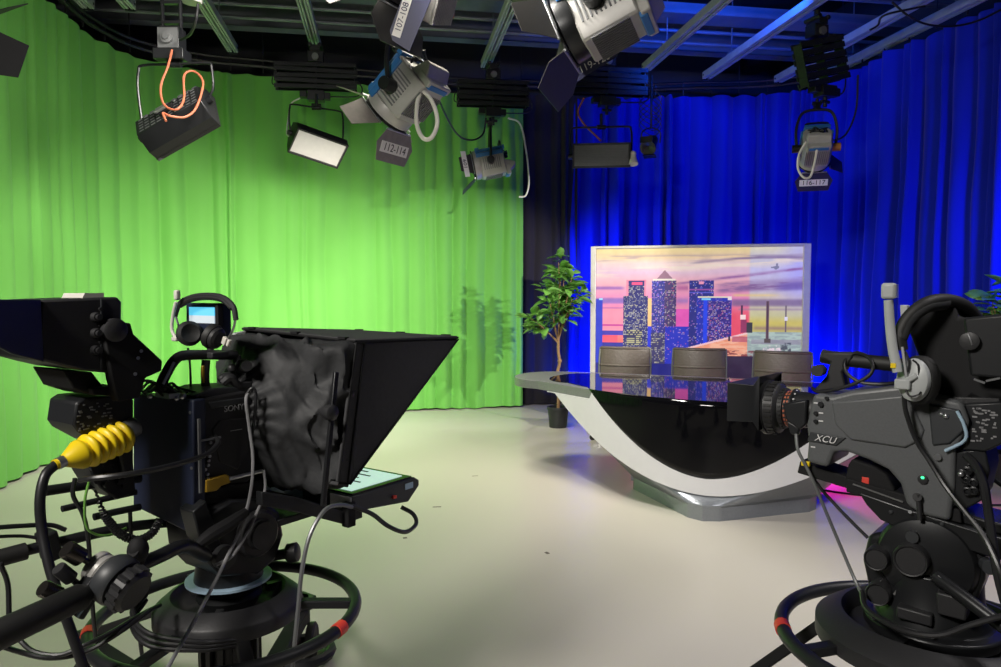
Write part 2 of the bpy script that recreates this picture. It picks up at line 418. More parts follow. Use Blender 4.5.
# ------------------------------------------------------------------ fresnel lamp
def fresnel(pos, fwd, sc, label, tex=None, roll=0, yoke_top=.33, yoke_yaw=None, doors=(55, 55, 50, 50), text_door='bottom', body='silver', rear_loop=True, doormat='barndoor', texcol='labelwhite', frontview=False, amber=False, pipe=0, ring=None):
    f = V(fwd).normalized(); pos = V(pos)
    t = empty('fresnel_lamp', pos, 0, label, 'studio lamp', 'fresnel lamps')
    H = look_m((0, 0, 0), f, roll) @ Matrix.Scale(sc, 4)
    w, h, l = .15, .17, .17   # half sizes of housing
    mb = MB(H)
    prof = [(-w, -h * .55), (-w * .8, -h), (w * .8, -h), (w, -h * .55), (w, h * .5), (w * .62, h), (-w * .62, h), (-w, h * .5)]
    mb.prism([(x, -l, z) for x, z in prof], (0, 2 * l * .86, 0)); hd = mb.build('housing', body, t, .012 * sc)
    # back panel bulge + vents
    mb = MB(H)
    for s in (-1, 1):
        for k in range(9): mb.box((s * (w + .002), -l + .06 + k * .024, -.02), (.008, .009, .15))
    for k in range(7): mb.box((0, -l - .003, -.11 + k * .022), (.2, .008, .008))
    mb.build('vent', 'grill', hd)
    mb = MB(H).box((0, -l - .028, -h * .75), (.25, .05, .12)).prism([(-.12, -l - .0, -.17), (-.12, -l - .12, -.09), (-.12, -l - .12, -.05), (-.12, -l, .0)], (.24, 0, 0))
    bb = mb.build('ballast_box', body, hd, .008 * sc); mb = MB(H)
    for k in range(13): mb.box((-.12 + k * .02, -.02, -h - .003), (.006, .20, .008))
    mb.build('cooling_slot', 'grill', hd)
    mb = MB(H)
    tp = [(-w - .008, l * .8), (-w - .008, -l * .9)]
    for s in (-1, 1):
        mb.box((s * (w + .006), .0, h * .52), (.022, 2 * l * .95, .05)); mb.box((s * w * .8, -.0, h * .80), (.02, 2 * l * .95, .05), Euler((0, s * .6, 0)))
    mb.box((0, -l - .01, h * .85), (2 * w * .9, .03, .045)); mb.box((0, l * .8, h * .95), (2 * w * .75, .05, .05)); mb.box((0, -l - .012, -h * .98), (.2, .04, .05))
    mb.build('blue_trim', 'lampblue', hd, .006 * sc)['label'] = 'blue trim frame'
    mb = MB(H).tube([(-.1, -l * .9, h), (-.1, -l * .9, h + .05), (.1, -l * .9, h + .05), (.1, -l * .9, h)], .012, 8, 4); mb.build('handle', 'metal_black', hd)
    mb = MB(H).tube([(-.08, -l - .01, .06), (-.03, -l - .05, .1), (.03, -l - .04, .04), (.08, -l - .03, .09), (.1, -l - .01, .0)], .008).tube([(-.1, -l - .01, .1), (0, -l - .05, .06), (.1, -l - .01, .12)], .007); mb.ball((.05, -l - .04, .05), .022).ball((-.05, -l - .04, .07), .018)
    mb.build('terminal', 'black', hd)
    # lens
    MB(H).lathe((0, l * .7, 0), (0, 1, 0), [(.14, 0), (.165, .0), (.172, .03), (.172, .075), (.155, .08), (.150, .045), (0, .045)]).build('lens_ring', ring or body, hd)
    mb = MB(H)
    prof = [(.149, 0)]
    for k in range(7): r = .14 - k * .02; prof += [(r, .012), (r - .004, .004)]
    prof.append((0, .012)); MB(H).lathe((0, l * .7 + .045, 0), (0, 1, 0), prof).build('fresnel_lens', 'lens', hd)
    # barn doors
    fy = l * .7 + .085
    MB(H).prism([(.185 * math.cos(2 * PI * k / 8 + PI / 8), fy, .185 * math.sin(2 * PI * k / 8 + PI / 8)) for k in range(8)], (0, .012, 0)).build('door_frame', 'metal_black', hd)
    bd = []
    for nm, ang, opening in (('top', 0, doors[0]), ('bottom', 180, doors[1]), ('right', 90, doors[2]), ('left', 270, doors[3])):
        if opening is None: bd.append(None); continue
        D = H @ Matrix.Rotation(R(ang), 4, 'Y') @ Matrix.Translation((0, fy + .012, .165)) @ Matrix.Rotation(R(opening - 90), 4, 'X')
        # the door lies in local XZ (z outward) turned forward by opening
        ww, wo, hh = (.13, .20, .22) if ang in (0, 180) else (.12, .10, .2)
        d = MB(D).prism([(-ww, -.002, 0), (ww, -.002, 0), (wo, -.002, hh * .45), (wo * .8, -.002, hh), (-wo * .8, -.002, hh), (-wo, -.002, hh * .45)], (0, .004, 0)).build('barn_door', doormat, t)
        bd.append((d, D))
        MB(D).cyl((-ww, 0, 0), (ww, 0, 0), .008, n=8).build('hinge', 'steel', d)
    if tex:
        k = {'top': 0, 'bottom': 1, 'right': 2, 'left': 3}[text_door]; d, D = bd[k]
        sg = 1
        dirs = [(-1, 1)] if not frontview else [(1, 1)]
        for q in (-1, 1):
            # label on both... only the outer side (local +Y when the door is turned forward)
            pass
        side = tex[1]
        MB(D).box((0, side * .0035, .12), (.30, .003, .075)).build('label_plate', texcol, d)
        T = D @ Matrix.Translation((0, side * .0062, .12)) @ (Matrix.Rotation(R(90), 4, 'X') if side < 0 else Matrix.Rotation(R(90), 4, 'X') @ Matrix.Rotation(PI, 4, 'Y'))
        if tex[2]: T = T @ Matrix.Rotation(PI, 4, 'Z')
        text('lettering', tex[0], .075, T, tex[3] if len(tex) > 3 else 'ink', d)
    # yoke: hangs in the lamp's lateral plane
    lat = V((f.y, -f.x, 0)).normalized() if yoke_yaw is None else V((math.cos(yoke_yaw), math.sin(yoke_yaw), 0))
    a = .2 * sc; z1 = yoke_top * sc
    mb = MB()
    mb.tube([lat * a, lat * a * 1.05 + V((0, 0, z1 * .5)), lat * a * .75 + V((0, 0, z1 * .92)), V((0, 0, z1)), -lat * a * .75 + V((0, 0, z1 * .92)), -lat * a * 1.05 + V((0, 0, z1 * .5)), -lat * a], .016 * sc, 8, 6)
    yk = mb.build('yoke', 'metal_black', t)
    for s in (-1, 1): MB().cyl(lat * s * a * .75, lat * s * a * 1.25, .045 * sc, n=14).build('tilt_knob', 'amber' if amber and s > 0 else 'metal_black', yk)
    MB().cyl((0, 0, z1), (0, 0, z1 + .12 * sc), .018 * sc).box((0, 0, z1 + .03), (.06 * sc, .06 * sc, .05 * sc)).cyl((-.05 * sc, 0, z1 + .07 * sc), (.05 * sc, 0, z1 + .07 * sc), .02 * sc).build('spigot', 'metal_black', yk)
    if pipe: MB().cyl((0, 0, z1 + .1 * sc), (0, 0, pipe), .022).build('suspension_tube', 'metal_black', t)
    return t

# ------------------------------------------------------------------ panel softlight
def softlight(pos, fwd, roll, sc, L, D, label, face='gelwhite', back_detail=True, yoke_h=.36, louvre=False, lampname='softlight', pipe=0, hh=.17):
    t = empty(lampname, V(pos), 0, label, 'studio lamp', 'panel softlights')
    H = look_m((0, 0, 0), fwd, roll) @ Matrix.Scale(sc, 4)
    h = hh
    # cross-section (y, z): front face at y=D/2
    prof = [(D * .5, -h), (D * .5, h), (D * .1, h), (-D * .5, h * .45), (-D * .5, -h * .45), (D * .1, -h)]
    hd = MB(H).prism([(-L / 2, y, z) for y, z in prof], (L, 0, 0)).build('housing', 'metal_black', t, .006 * sc)
    fr = MB(H)
    for z in (-h + .008, h - .008): fr.box((0, D / 2 + .012, z), (L, .03, .018))
    for x in (-L / 2 + .009, L / 2 - .009): fr.box((x, D / 2 + .012, 0), (.018, .03, 2 * h))
    fr.build('filter_frame', 'metal_black', hd)
    MB(H).box((0, D / 2 + .004, 0), (L - .04, .006, 2 * h - .04)).build('light_face', face, t)
    if louvre:
        mb = MB(H)
        for k in range(13): mb.box((0, D / 2 + .018, -h + .03 + k * (2 * h - .06) / 12), (L - .06, .02, .004))
        for k in range(40): mb.box((-L / 2 + .03 + k * (L - .06) / 39, D / 2 + .02, 0), (.003, .016, 2 * h - .05))
        mb.build('louvre', 'grill', t)
    mb = MB(H)
    if back_detail:
        for j in range(5):
            for k in range(10):
                mb.box((-L / 2 + .05 + k * (L - .1) / 9, -D * .5 - .001, -h * .36 + j * h * .18), (L / 16, .004, .008))
        for k in range(8): mb.box((-L / 2 + .06 + k * (L - .12) / 7, D * .1 - .05, h * .88), (.04, .05, .006), Euler((-.35, 0, 0)))
    mb.build('back_vent', 'grill', hd) if back_detail else None; MB(H).box((0, -D * .5 - .012, 0), (.12, .03, .06)).build('driver_box', 'matte', hd)
    mb = MB(H)
    for k in range(3): mb.ball((-.1 + .09 * k, -D / 2 - .008, .045), .009, n=8)
    mb.box((-.02, -D / 2 - .04, .0), (.09, .02, .03)); mb.build('connector', 'steel', hd)
    Xd = (H.to_3x3() @ V((1, 0, 0))).normalized(); lat = V((Xd.x, Xd.y, 0)).normalized()
    e = Xd * (L / 2 + .015) * sc; z1 = yoke_h * sc
    mb = MB()
    a = (L / 2 + .02) * sc
    mb.tube([e, e + V((0, 0, .02)), lat * a + V((0, 0, z1 * .55)), lat * a * .97 + V((0, 0, z1 * .9)), lat * a * .85 + V((0, 0, z1)), V((0, 0, z1)), -lat * a * .85 + V((0, 0, z1)), -lat * a * .97 + V((0, 0, z1 * .9)), -lat * a + V((0, 0, z1 * .55)), -e + V((0, 0, .02)), -e], .011 * sc, 8, 4)
    yk = mb.build('yoke', 'metal_black', t)
    
    for s in (-1, 1): MB().cyl(e * .96 * s, e * 1.1 * s, .03 * sc).build('tilt_knob', 'metal_black', yk)
    MB().cyl((0, 0, z1 - .02), (0, 0, z1 + .14), .016).cyl((-.045, 0, z1), (.045, 0, z1), .024).build('spigot', 'metal_black', yk)
    return t
def cable(pts, r, label, m='cable', name='cable', n=8, group=None, sm=6):
    pts = [V(p) for p in pts]; o = MB().tube([p - pts[0] for p in pts], r, n, sm).build(name, m); o.location = pts[0]
    return tag(o, label, 'cable', group)

def dirpx(p, px, py, Y):
    return at(px, py, Y) - p
# --- lamp 1: dark softlight at the left, seen from behind
p = at(176, 119, 4.9)
softlight(p, (.30, .80, -.42), R(-30), .86, .58, .2, 'slanted dark softlight with orange cable hanging before green curtain', yoke_h=.42)
q = at(172, 38, 4.9)
t = empty('telescopic_hanger', q, 0, 'black telescopic lamp hanger above the slanted dark softlight', 'lamp hanger')
MB().box((0, 0, -.04), (.14, .12, .2)).box((.0, 0, -.12), (.2, .14, .07)).build('clamp_box', 'metal_black', t, .004)
MB().lathe((0, -.07, -.02), (0, -1, 0), [(.04, 0), (.04, .02), (.02, .022), (.02, .03)]).box((0, -.065, -.02), (.13, .01, .13)).build('brake_plate', 'grill', t)
mb = MB()
for s in (-.06, .06): mb.cyl((s, 0, 0), (s, 0, 1.25), .013, n=8)
for k in range(9): mb.box((0, 0, .1 + k * .13), (.13, .03, .02))
mb.build('ladder_tube', 'metal_black', t)
MB().cyl((0, 0, -.12), (0, 0, (p.z + .42 * 1.12 + .1) - q.z), .018).build('spigot_tube', 'metal_black', t)
cable([at(172, 50, 4.8), at(168, 66, 4.75), at(161, 85, 4.7), at(162, 100, 4.66), at(168, 108, 4.63), at(178, 109, 4.62), at(184, 98, 4.7), at(184, 76, 4.8), at(192, 71, 4.85), at(200, 76, 4.85), at(203, 86, 4.8), at(196, 108, 4.7), at(185, 117, 4.62), at(170, 116, 4.55), at(163, 113, 4.55), at(166, 121, 4.5)], .0075, 'orange power cable looped over the slanted dark softlight', 'orange', 'power_cable')
cable([at(198, 4, 4.6), at(196, 20, 4.6), at(190, 34, 4.7), at(180, 40, 4.8)], .009, 'short black cable dropping beside the telescopic hanger', name='power_cable')
# round fitting above it
p = at(192, 3, 4.6)
o = MB().lathe((0, 0, 0), (0, 0, 1), [(.055, 0), (.06, .01), (.06, .03), (.03, .05), (.02, 1.1), (0, 1.1)]).build('ceiling_socket', 'silver'); o.location = p; tag(o, 'round metal socket hanging above the slanted dark softlight', 'socket')

# --- lamp 2: white faced softlight
s2, b2 = scissor(at(316, 77, 7.7), R(9), .84, .28, 5, 'folded scissor hanger carrying the white-faced softlight')
p = at(317, 142, 7.45)
softlight(p, (.25, -.62, -.62), R(-17), .86, .62, .26, 'black softlight with glowing white face hanging over green curtain', yoke_h=.40, back_detail=False)
cable([at(300, 98, 7.5), at(291, 104, 7.5), at(288, 120, 7.5), at(287, 134, 7.4), at(292, 137, 7.35)], .008, 'thin cable hanging down beside the white-faced softlight', 'whitecable', 'power_cable')

# --- lamp 3: big silver/blue fresnel 112-114
p = at(406, 92, 5.6)
fresnel(p, (-.66, .36, -.62), 1.12, 'silver and blue fresnel lamp with barn door marked 112-114', ('112-114', -1, True), roll=R(0), yoke_top=.36, doors=(60, 30, 60, 60), text_door='bottom', doormat='barnlight', pipe=1.3)
cable([at(420, 88, 5.4), at(430, 98, 5.4), at(436, 112, 5.4), at(437, 126, 5.4), at(431, 138, 5.4), at(423, 138, 5.4), at(417, 125, 5.4), at(417, 105, 5.4), at(420, 92, 5.4)], .016, 'thick white cable loop hanging from the 112-114 lamp', 'whitecable', 'power_cable')
cable([at(424, 50, 5.6), at(432, 80, 5.8), at(444, 112, 6.4), at(458, 135, 7), at(472, 140, 7.8), at(483, 134, 8.2), at(486, 118, 8.2)], .010, 'long black cable sagging from 112-114 lamp to the small fresnel', name='power_cable')
# --- lamp 3b: dark lamp above it, cropped by the frame, with a hanging blue flag
p = at(398, -48, 4.3)
fresnel(p, (-.55, .35, -.75), 1.15, 'dark fresnel lamp cropped by top edge above the 112-114 lamp', None, doors=(45, 50, 45, 45), body='metal_black', yoke_top=.36, pipe=.9)
t = empty('barn_door_flag', at(409, 20, 4.2), 0, 'dark blue lamp flag with white numbered strip above 112-114 lamp', 'lamp flag')
T = face_m((0, 0, 0), (.35, -.2, .92), (-.9, .1, .35))
MB(T).prism([(-.16, -.06, 0), (.15, -.09, 0), (.17, .07, 0), (-.13, .09, 0)], (0, 0, .006)).build('plate', 'darkblue', t)
MB(T).prism([(-.11, .015, .007), (.12, .015, .007), (.12, .068, .007), (-.11, .068, .007)], (0, 0, .002)).build('label_strip', 'labelwhite', t)
text('lettering', '107-108', .05, T @ Matrix.Translation((0, .04, .011)), 'darkblue', t)
MB().cyl((0.02, 0, .1), (.02, 0, 1.6), .014).build('drop_bar', 'metal_black', t)
# grey finned lamp end poking in
t = empty('lamp_heatsink', at(437, 2, 4.4), 0, 'ribbed silver lamp end poking in at top beside the blue flag', 'studio lamp')
T = look_m((0, 0, 0), (.3, -.5, .8), R(30)); mb = MB(T)
mb.box((0, 0, 0), (.2, .22, .12)); t1 = mb.build('housing', 'silver', t, .01)
mb = MB(T)
for k in range(12): mb.box((-.09 + k * .0165, 0, -.065), (.006, .22, .02))
mb.build('fin', 'silver', t1); MB(T).cyl((-.13, -.08, 0), (-.1, -.02, 0), .05).build('knob', 'amber', t)
MB().cyl((0, 0, .05), (0, 0, 1.2), .02).build('pipe', 'metal_black', t)

# --- lamp 4: small fresnel
s4, b4 = scissor(at(493, 94, 8.3), R(9), .82, .30, 5, 'folded scissor hanger carrying the small fresnel by the black drape')
p = at(490, 163, 8.1)
fresnel(p, (-.9, -.05, -.18), .92, 'small silver and blue fresnel marked 109, in front of the black drape', ('109', -1, False), doors=(None, 35, None, 40), text_door='left', yoke_top=.42)
cable([at(508, 118, 8.2), at(520, 124, 8.2), at(526, 150, 8.2), at(529, 180, 8.2), at(526, 195, 8.2), at(519, 197, 8.2)], .010, 'white cable looping down beside the small fresnel lamp', 'whitecable', 'power_cable')

# --- lamp 5: louvred softlight
s5, b5 = scissor(at(607, 82, 7.9), R(9), .88, .30, 5, 'folded scissor hanger carrying the louvred softlight')
p = at(601, 156, 7.7)
softlight(p, (-.10, -.98, -.12), R(0), 1., .60, .16, 'louvred black softlight hanging before the blue curtain', face='grill', louvre=True, yoke_h=.30, hh=.125)
bl = at(633, 156, 7.6); o = MB().cyl((0, 0, 0), (0, -.03, -.09), .03, .05).ball((0, 0, .02), .035).build('lamp_clip', 'offwhite'); o.location = bl; tag(o, 'small white clip beside the louvred softlight', 'clip')
cable([at(584, 98, 7.8), at(578, 112, 7.8), at(584, 124, 7.75), at(594, 134, 7.7), at(601, 141, 7.65)], .010, 'orange and white cable above the louvred softlight', 'orange', 'power_cable')
# small black spotlight with dark gauze behind
p = at(651, 143, 8.2)
t = empty('small_spotlight', p, 0, 'small black spotlight right of the louvred softlight', 'studio lamp')
T = look_m((0, 0, 0), (-.4, -.7, -.55))
MB(T).lathe((0, -.1, 0), (0, 1, 0), [(.03, 0), (.06, .02), (.07, .1), (.075, .2), (.09, .22), (.09, .24), (.06, .24), (0, .2)]).build('barrel', 'metal_black', t)
MB(T).box((0, .13, .1), (.14, .01, .07), Euler((.6, 0, 0))).box((0, .13, -.1), (.14, .01, .07), Euler((-.6, 0, 0))).build('barn_door', 'metal_black', t)
MB().tube([(-.1, 0, 0), (-.1, 0, .12), (0, 0, .17), (.1, 0, .12), (.1, 0, 0)], .008).cyl((0, 0, .16), (0, 0, .75), .012).build('yoke', 'metal_black', t)
mb = MB()
for k in range(6): mb.tube([(-.02, .02, .62 - k * .06), (-.13, .03, .5 - k * .06), (.03, .02, .38 - k * .06), (.12, .03, .5 - k * .06), (.0, .02, .62 - k * .06)], .005, 6, 4)
mb.build('coiled_cable', 'cable', t)
# --- lamp 6: big fresnel at the top, seen from below
p = at(600, 12, 4.2)
fresnel(p, (-.80, .28, -.36), 1.15, 'large silver fresnel lamp at the top edge with dark barn doors', None, roll=R(8), doors=(40, 35, 55, 50), doormat='barndoor', yoke_top=.36, pipe=1.2, ring='metal_black')
T = face_m((0, 0, 0), (.80, -.3, .32), (-.2, -.3, 1)); t = empty('barn_door_flag', at(593, 55, 4.4), 0, 'dark blue lamp flag with pale numbers hanging under the large fresnel', 'lamp flag')
MB(T).prism([(-.16, -.10, 0), (.13, -.07, 0), (.16, .07, 0), (-.06, .09, 0)], (0, 0, .006)).build('plate', 'darkblue', t)
text('lettering', '119-120', .06, T @ Matrix.Translation((-.01, -.045, .009)), 'inkwhite', t)
MB().cyl((0, 0, .05), (0, 0, .28), .01).build('stem', 'metal_black', t)
# --- lamp 7: fresnel facing the blue curtain
s7, b7 = scissor(at(821, 62, 6.7), R(22), .52, .42, 6, 'part-open scissor hanger carrying the 116-117 fresnel', tilt=R(-16), pipe=.25)
p = at(816, 148, 6.5)
fresnel(p, (.25, .85, -.55), .80, 'blue-lit fresnel seen from behind, with door marked 116-117', ('116-117', -1, True), doors=(None, 30, 50, None), text_door='bottom', yoke_top=.42, amber=True, body='silver', texcol='labelwhite', doormat='darkblue')
cable([at(806, 142, 6.2), at(799, 155, 6.2), at(798, 168, 6.2), at(803, 177, 6.2), at(810, 177, 6.2), at(814, 165, 6.2), at(817, 150, 6.2)], .010, 'white cable loop hanging from the 116-117 fresnel', 'whitecable', 'power_cable')
cable([at(858, 75, 6.6), at(856, 110, 6.6), at(846, 134, 6.6), at(832, 140, 6.6), at(822, 128, 6.6)], .009, 'black cable sagging beside the 116-117 fresnel', name='power_cable')
cable([at(892, 2, 6.), at(910, 17, 6.), at(930, 25, 6.1), at(955, 26, 6.2), at(980, 20, 6.2), at(1010, 5, 6.2)], .009, 'black cable drooping across the top right corner', name='power_cable')
cable([at(925, 6, 6.), at(885, 15, 6.), at(878, 25, 6.1), at(870, 30, 6.1)], .009, 'short black cable tied under the blue-lit rail', name='power_cable')
# --- lamp 0: cropped lamp top left
p = at(-104, 22, 3.4)
fresnel(p, (.45, .8, -.3), 1.1, 'black fresnel lamp cropped by the left edge', None, doors=(48, 42, 42, 48), body='metal_black', doormat='matte', yoke_top=.34, pipe=1.6)
# ------------------------------------------------------------------ skyline display
A, Bp = V((1.055, 8.2, 0)), V((3.275, 7.73, 0))
ux = (Bp - A); WD = ux.length; DZ = math.atan2(ux.y, ux.x); HP = 2.02
t = empty('skyline_display', A, DZ, 'tall white-framed display panel showing a city skyline at sunset', 'display panel')
MB().box((0, 0, HP / 2), (.06, .07, HP)).box((WD, 0, HP / 2), (.075, .07, HP)).box((WD / 2, 0, HP - .012), (WD, .06, .03)).box((WD / 2, 0, .08), (WD, .06, .06)).build('frame', 'alu', t, .006)
mb = MB()
for x in (.0, WD): mb.box((x, .0, .02), (.09, .5, .04))
mb.build('foot', 'alu', t, .005)
MB().box((WD / 2, .02, HP / 2 + .02), (WD - .07, .02, HP - .1)).build('back_board', 'matte', t)
NX, NY = 430, 366
def sm(e0, e1, x): return np.clip((x - e0) / (e1 - e0), 0, 1) ** 2 * (3 - 2 * np.clip((x - e0) / (e1 - e0), 0, 1))
def picture():
    rng = np.random.default_rng(4)
    X, Y = np.meshgrid(np.linspace(597, 806, NX), np.linspace(430, 246, NY))
    key = np.array([[248, 226, 205, 150], [256, 228, 200, 160], [262, 226, 200, 196], [272, 216, 182, 204], [283, 230, 170, 180], [293, 226, 150, 180], [303, 224, 128, 180], [313, 232, 140, 170], [325, 236, 150, 150], [338, 232, 120, 140], [352, 240, 110, 90], [430, 90, 60, 130]], float)
    I = np.stack([np.interp(Y, key[:, 0], key[:, k]) for k in (1, 2, 3)], -1)
    rk = np.array([[248, 215, 208, 185], [256, 200, 195, 200], [270, 195, 190, 225], [290, 190, 180, 205], [300, 205, 190, 180], [318, 200, 195, 150], [326, 205, 190, 100], [338, 190, 180, 110], [430, 150, 150, 130]], float)
    RR = np.stack([np.interp(Y, rk[:, 0], rk[:, k]) for k in (1, 2, 3)], -1)
    w = sm(753, 756, X)[..., None]; I = I * (1 - w) + RR * w
    w = (sm(733, 738, X) * (1 - sm(753, 756, X)) * sm(300, 322, Y))[..., None]; I = I * (1 - w) + np.array([232, 85, 110.]) * w
    w = (sm(775, 806, X) * (1 - sm(285, 330, Y)) * .45)[..., None]; I = I * (1 - w) + np.array([150, 150, 255.]) * w
    # value noise
    def vn(sx, sy, seed, oc=4):
        r = np.random.default_rng(seed); out = np.zeros_like(X); amp = 1; tot = 0
        for o in range(oc):
            g = r.random((80, 80)); fx = (X / sx * 2 ** o + 7.3 * o) % 78; fy = (Y / sy * 2 ** o + 3.1 * o) % 78
            ix = fx.astype(int); iy = fy.astype(int); tx = fx - ix; ty = fy - iy; tx = tx * tx * (3 - 2 * tx); ty = ty * ty * (3 - 2 * ty)
            out += amp * ((g[iy, ix] * (1 - tx) + g[iy, ix + 1] * tx) * (1 - ty) + (g[iy + 1, ix] * (1 - tx) + g[iy + 1, ix + 1] * tx) * ty); tot += amp; amp *= .55
        return out / tot
    Yc = Y + (X - 700) * .07
    n1 = vn(50, 5, 1); 
    def blend(mask, col):
        nonlocal I
        I = I * (1 - mask[..., None]) + np.array(col, float) * mask[..., None]
    def N(x): return sm(.42, .6, x)
    # bright streaks and mauve clouds
    blend(N(n1) * np.exp(-((Yc - 266) / 5.) ** 2) * .7, (240, 222, 200))
    blend(N(vn(60, 4, 5)) * np.exp(-((Y - 257) / 3.) ** 2) * .8, (130, 110, 150))
    l1 = 287 - (X - 665) * .13; blend(np.exp(-((Y - l1 + 0 * X) / 1.6) ** 2) * sm(660, 690, X) * (.5 + .4 * N(vn(20, 3, 9))), (140, 90, 150))
    l2 = 262 - (X - 700) * .09; blend(np.exp(-((Y - l2) / 1.3) ** 2) * sm(690, 705, X) * (1 - sm(760, 772, X)) * .6, (130, 110, 140))
    blend(np.exp(-((Y - 289) / 1.8) ** 2) * (1 - sm(622, 630, X)) * .75, (125, 85, 170))
    blend(np.exp(-((Y - 303) / 3.2) ** 4) * (1 - sm(640, 650, X)) * .8, (120, 100, 180))
    blend(np.exp(-((Y - 311) / 1.) ** 2) * (1 - sm(640, 650, X)) * .6, (150, 90, 160))
    blend(np.exp(-((Y - 289) / 3.) ** 2) * sm(678, 684, X) * (1 - sm(692, 694, X)) * .7, (160, 80, 140))
    blend(np.exp(-((Y - 303) / 3.) ** 2) * sm(678, 684, X) * (1 - sm(692, 694, X)) * .6, (130, 110, 180))
    cl = np.exp(-((Yc - 291) / 5.5) ** 4) * sm(716, 730, X); blend(cl * (.45 + .5 * N(vn(26, 4, 11))), (130, 95, 145))
    blend(np.exp(-((Y - 305) / 4.) ** 4) * sm(733, 740, X) * .8, (120, 98, 140))
    blend(np.exp(-((Y - 297) / 1.4) ** 2) * sm(735, 742, X) * (1 - sm(770, 790, X)) * .7, (228, 200, 130))
    blend(np.exp(-((Y - 288 + (X - 790) * .06) / 4.5) ** 4) * sm(775, 790, X) * .7, (105, 85, 165))
    blend(np.exp(-((Y - 312) / 1.2) ** 2) * sm(742, 746, X) * .6, (150, 125, 150))
    blend(np.exp(-((Y - 332) / 2.) ** 2) * sm(757, 762, X) * .7, (150, 120, 120))
    def rect(x0, x1, y0, y1, col, a=1.): blend(((X >= x0) & (X < x1) & (Y >= y0) & (Y < y1)) * a, col)
    # left pink blocks between towers
    rect(604, 626, 312, 336, (236, 140, 165)); rect(604, 626, 329, 331, (190, 70, 150)); rect(604, 626, 336, 341, (70, 60, 170)); rect(604, 620, 341, 349, (236, 90, 110)); rect(652, 656, 300, 340, (236, 190, 130)); rect(681, 694, 312, 331, (226, 90, 180))
    # city mass
    rect(597, 735, 349, 440, (40, 42, 130)); rect(650, 735, 331, 370, (48, 60, 205)); rect(597, 604, 301, 372, (45, 60, 190)); rect(600, 604, 300, 302, (150, 210, 240))
    rect(604, 626, 349, 372, (52, 52, 150)); rect(651, 658, 331, 372, (50, 60, 215))
    def tower(x0, x1, y0, y1, base, lits, p, seed, gx=1.0, gy=1.5):
        r = np.random.default_rng(seed); m = (X >= x0) & (X < x1) & (Y >= y0) & (Y < y1); blend(m * 1., base)
        cx = ((X - x0) / gx).astype(int) % 400; cy = ((Y - y0) / gy).astype(int) % 400; g = r.random((400, 400)); h = r.integers(0, len(lits), (400, 400))
        on = m & (g[cy, cx] < p) & (((Y - y0) / gy) % 1 < .62); L = np.array(lits, float)[h[cy, cx]]
        I[on] = L[on] * .68 + I[on] * .32
    Yl = [(225, 215, 150), (170, 170, 150), (235, 235, 210)]; Pk = [(235, 110, 140), (190, 150, 230), (240, 200, 200)]; Bl = [(120, 130, 250), (220, 150, 230), (240, 220, 200)]
    rect(629, 650, 280, 300, (226, 130, 160)); tower(631.5, 648, 281, 372, (42, 40, 108), Yl, .32, 1); rect(632, 648, 281, 287, (40, 45, 110)); rect(635, 646, 282.5, 285.5, (235, 80, 130))
    tower(626, 652, 297.5, 390, (40, 42, 110), Yl, .42, 2)
    tower(630, 646, 335, 352, (50, 50, 90), [(230, 225, 150)], .6, 12, 1.6, 2.2)
    pyr = (Y > 270) & (Y < 279.5) & (np.abs(X - 669) < (Y - 269.5) * .85); blend(pyr * 1., (150, 110, 130)); tower(655.5, 681, 281, 340, (52, 52, 140), Bl, .34, 3); blend(((X > 656.5) & (X < 680) & (Y > 279) & (Y <= 281)) * 1., (225, 215, 200))
    tower(669, 681, 281, 340, (70, 55, 110), Pk + Yl, .34, 4); tower(655, 671, 338, 372, (66, 62, 110), Yl, .35, 5, 1.3, 2); tower(670, 700, 331, 372, (44, 54, 190), Pk, .10, 16)
    tower(694, 719, 281, 370, (42, 46, 130), Bl, .16, 6); rect(694, 719, 290, 291.5, (150, 80, 160)); rect(694, 719, 293.5, 294.5, (90, 90, 200)); rect(704, 709, 282, 285, (235, 150, 180))
    tower(702, 737, 299, 372, (40, 50, 170), Bl + Pk, .22, 7); rect(709, 712.5, 299, 372, (40, 70, 230)); tower(714, 736, 303, 372, (56, 44, 130), Pk + Bl, .38, 8); rect(703, 734, 298, 299.5, (230, 220, 190)); rect(733, 737, 298, 302, (235, 220, 220)); rect(707, 716, 300.4, 302, (120, 200, 240))
    # river
    edge = np.where(X < 757, 357 - (X - 681) * .285, 336 + 0 * X); wat = (Y > edge) & (X > 681); s = vn(10, 2.2, 21)
    blend((wat & (X < 753)) * 1., (232, 150, 120)); blend((wat & (X < 753)) * N(s) * .7, (246, 190, 160)); blend((wat & (X < 753) & (Y < edge + 2)) * .8, (245, 205, 215)); blend((wat & (X < 753) & (X > 738) & (Y < 347) & (Y > 341)) * .6, (165, 70, 110))
    blend((wat & (X >= 753)) * 1., (150, 165, 165)); blend((wat & (X >= 753)) * N(s) * .7, (185, 205, 190)); blend((wat & (X >= 757) & (Y > 344) & (Y < 349)) * .5, (140, 125, 150)); blend((wat & (X > 765) & (X < 787) & (Y > 350)) * N(vn(5, 3, 33)), (235, 215, 220))
    blend((wat & (Y > 356)) * N(vn(6, 2, 41)) * .8, (120, 50, 60)); blend((wat & (Y > 362)) * 1., (52, 40, 66))
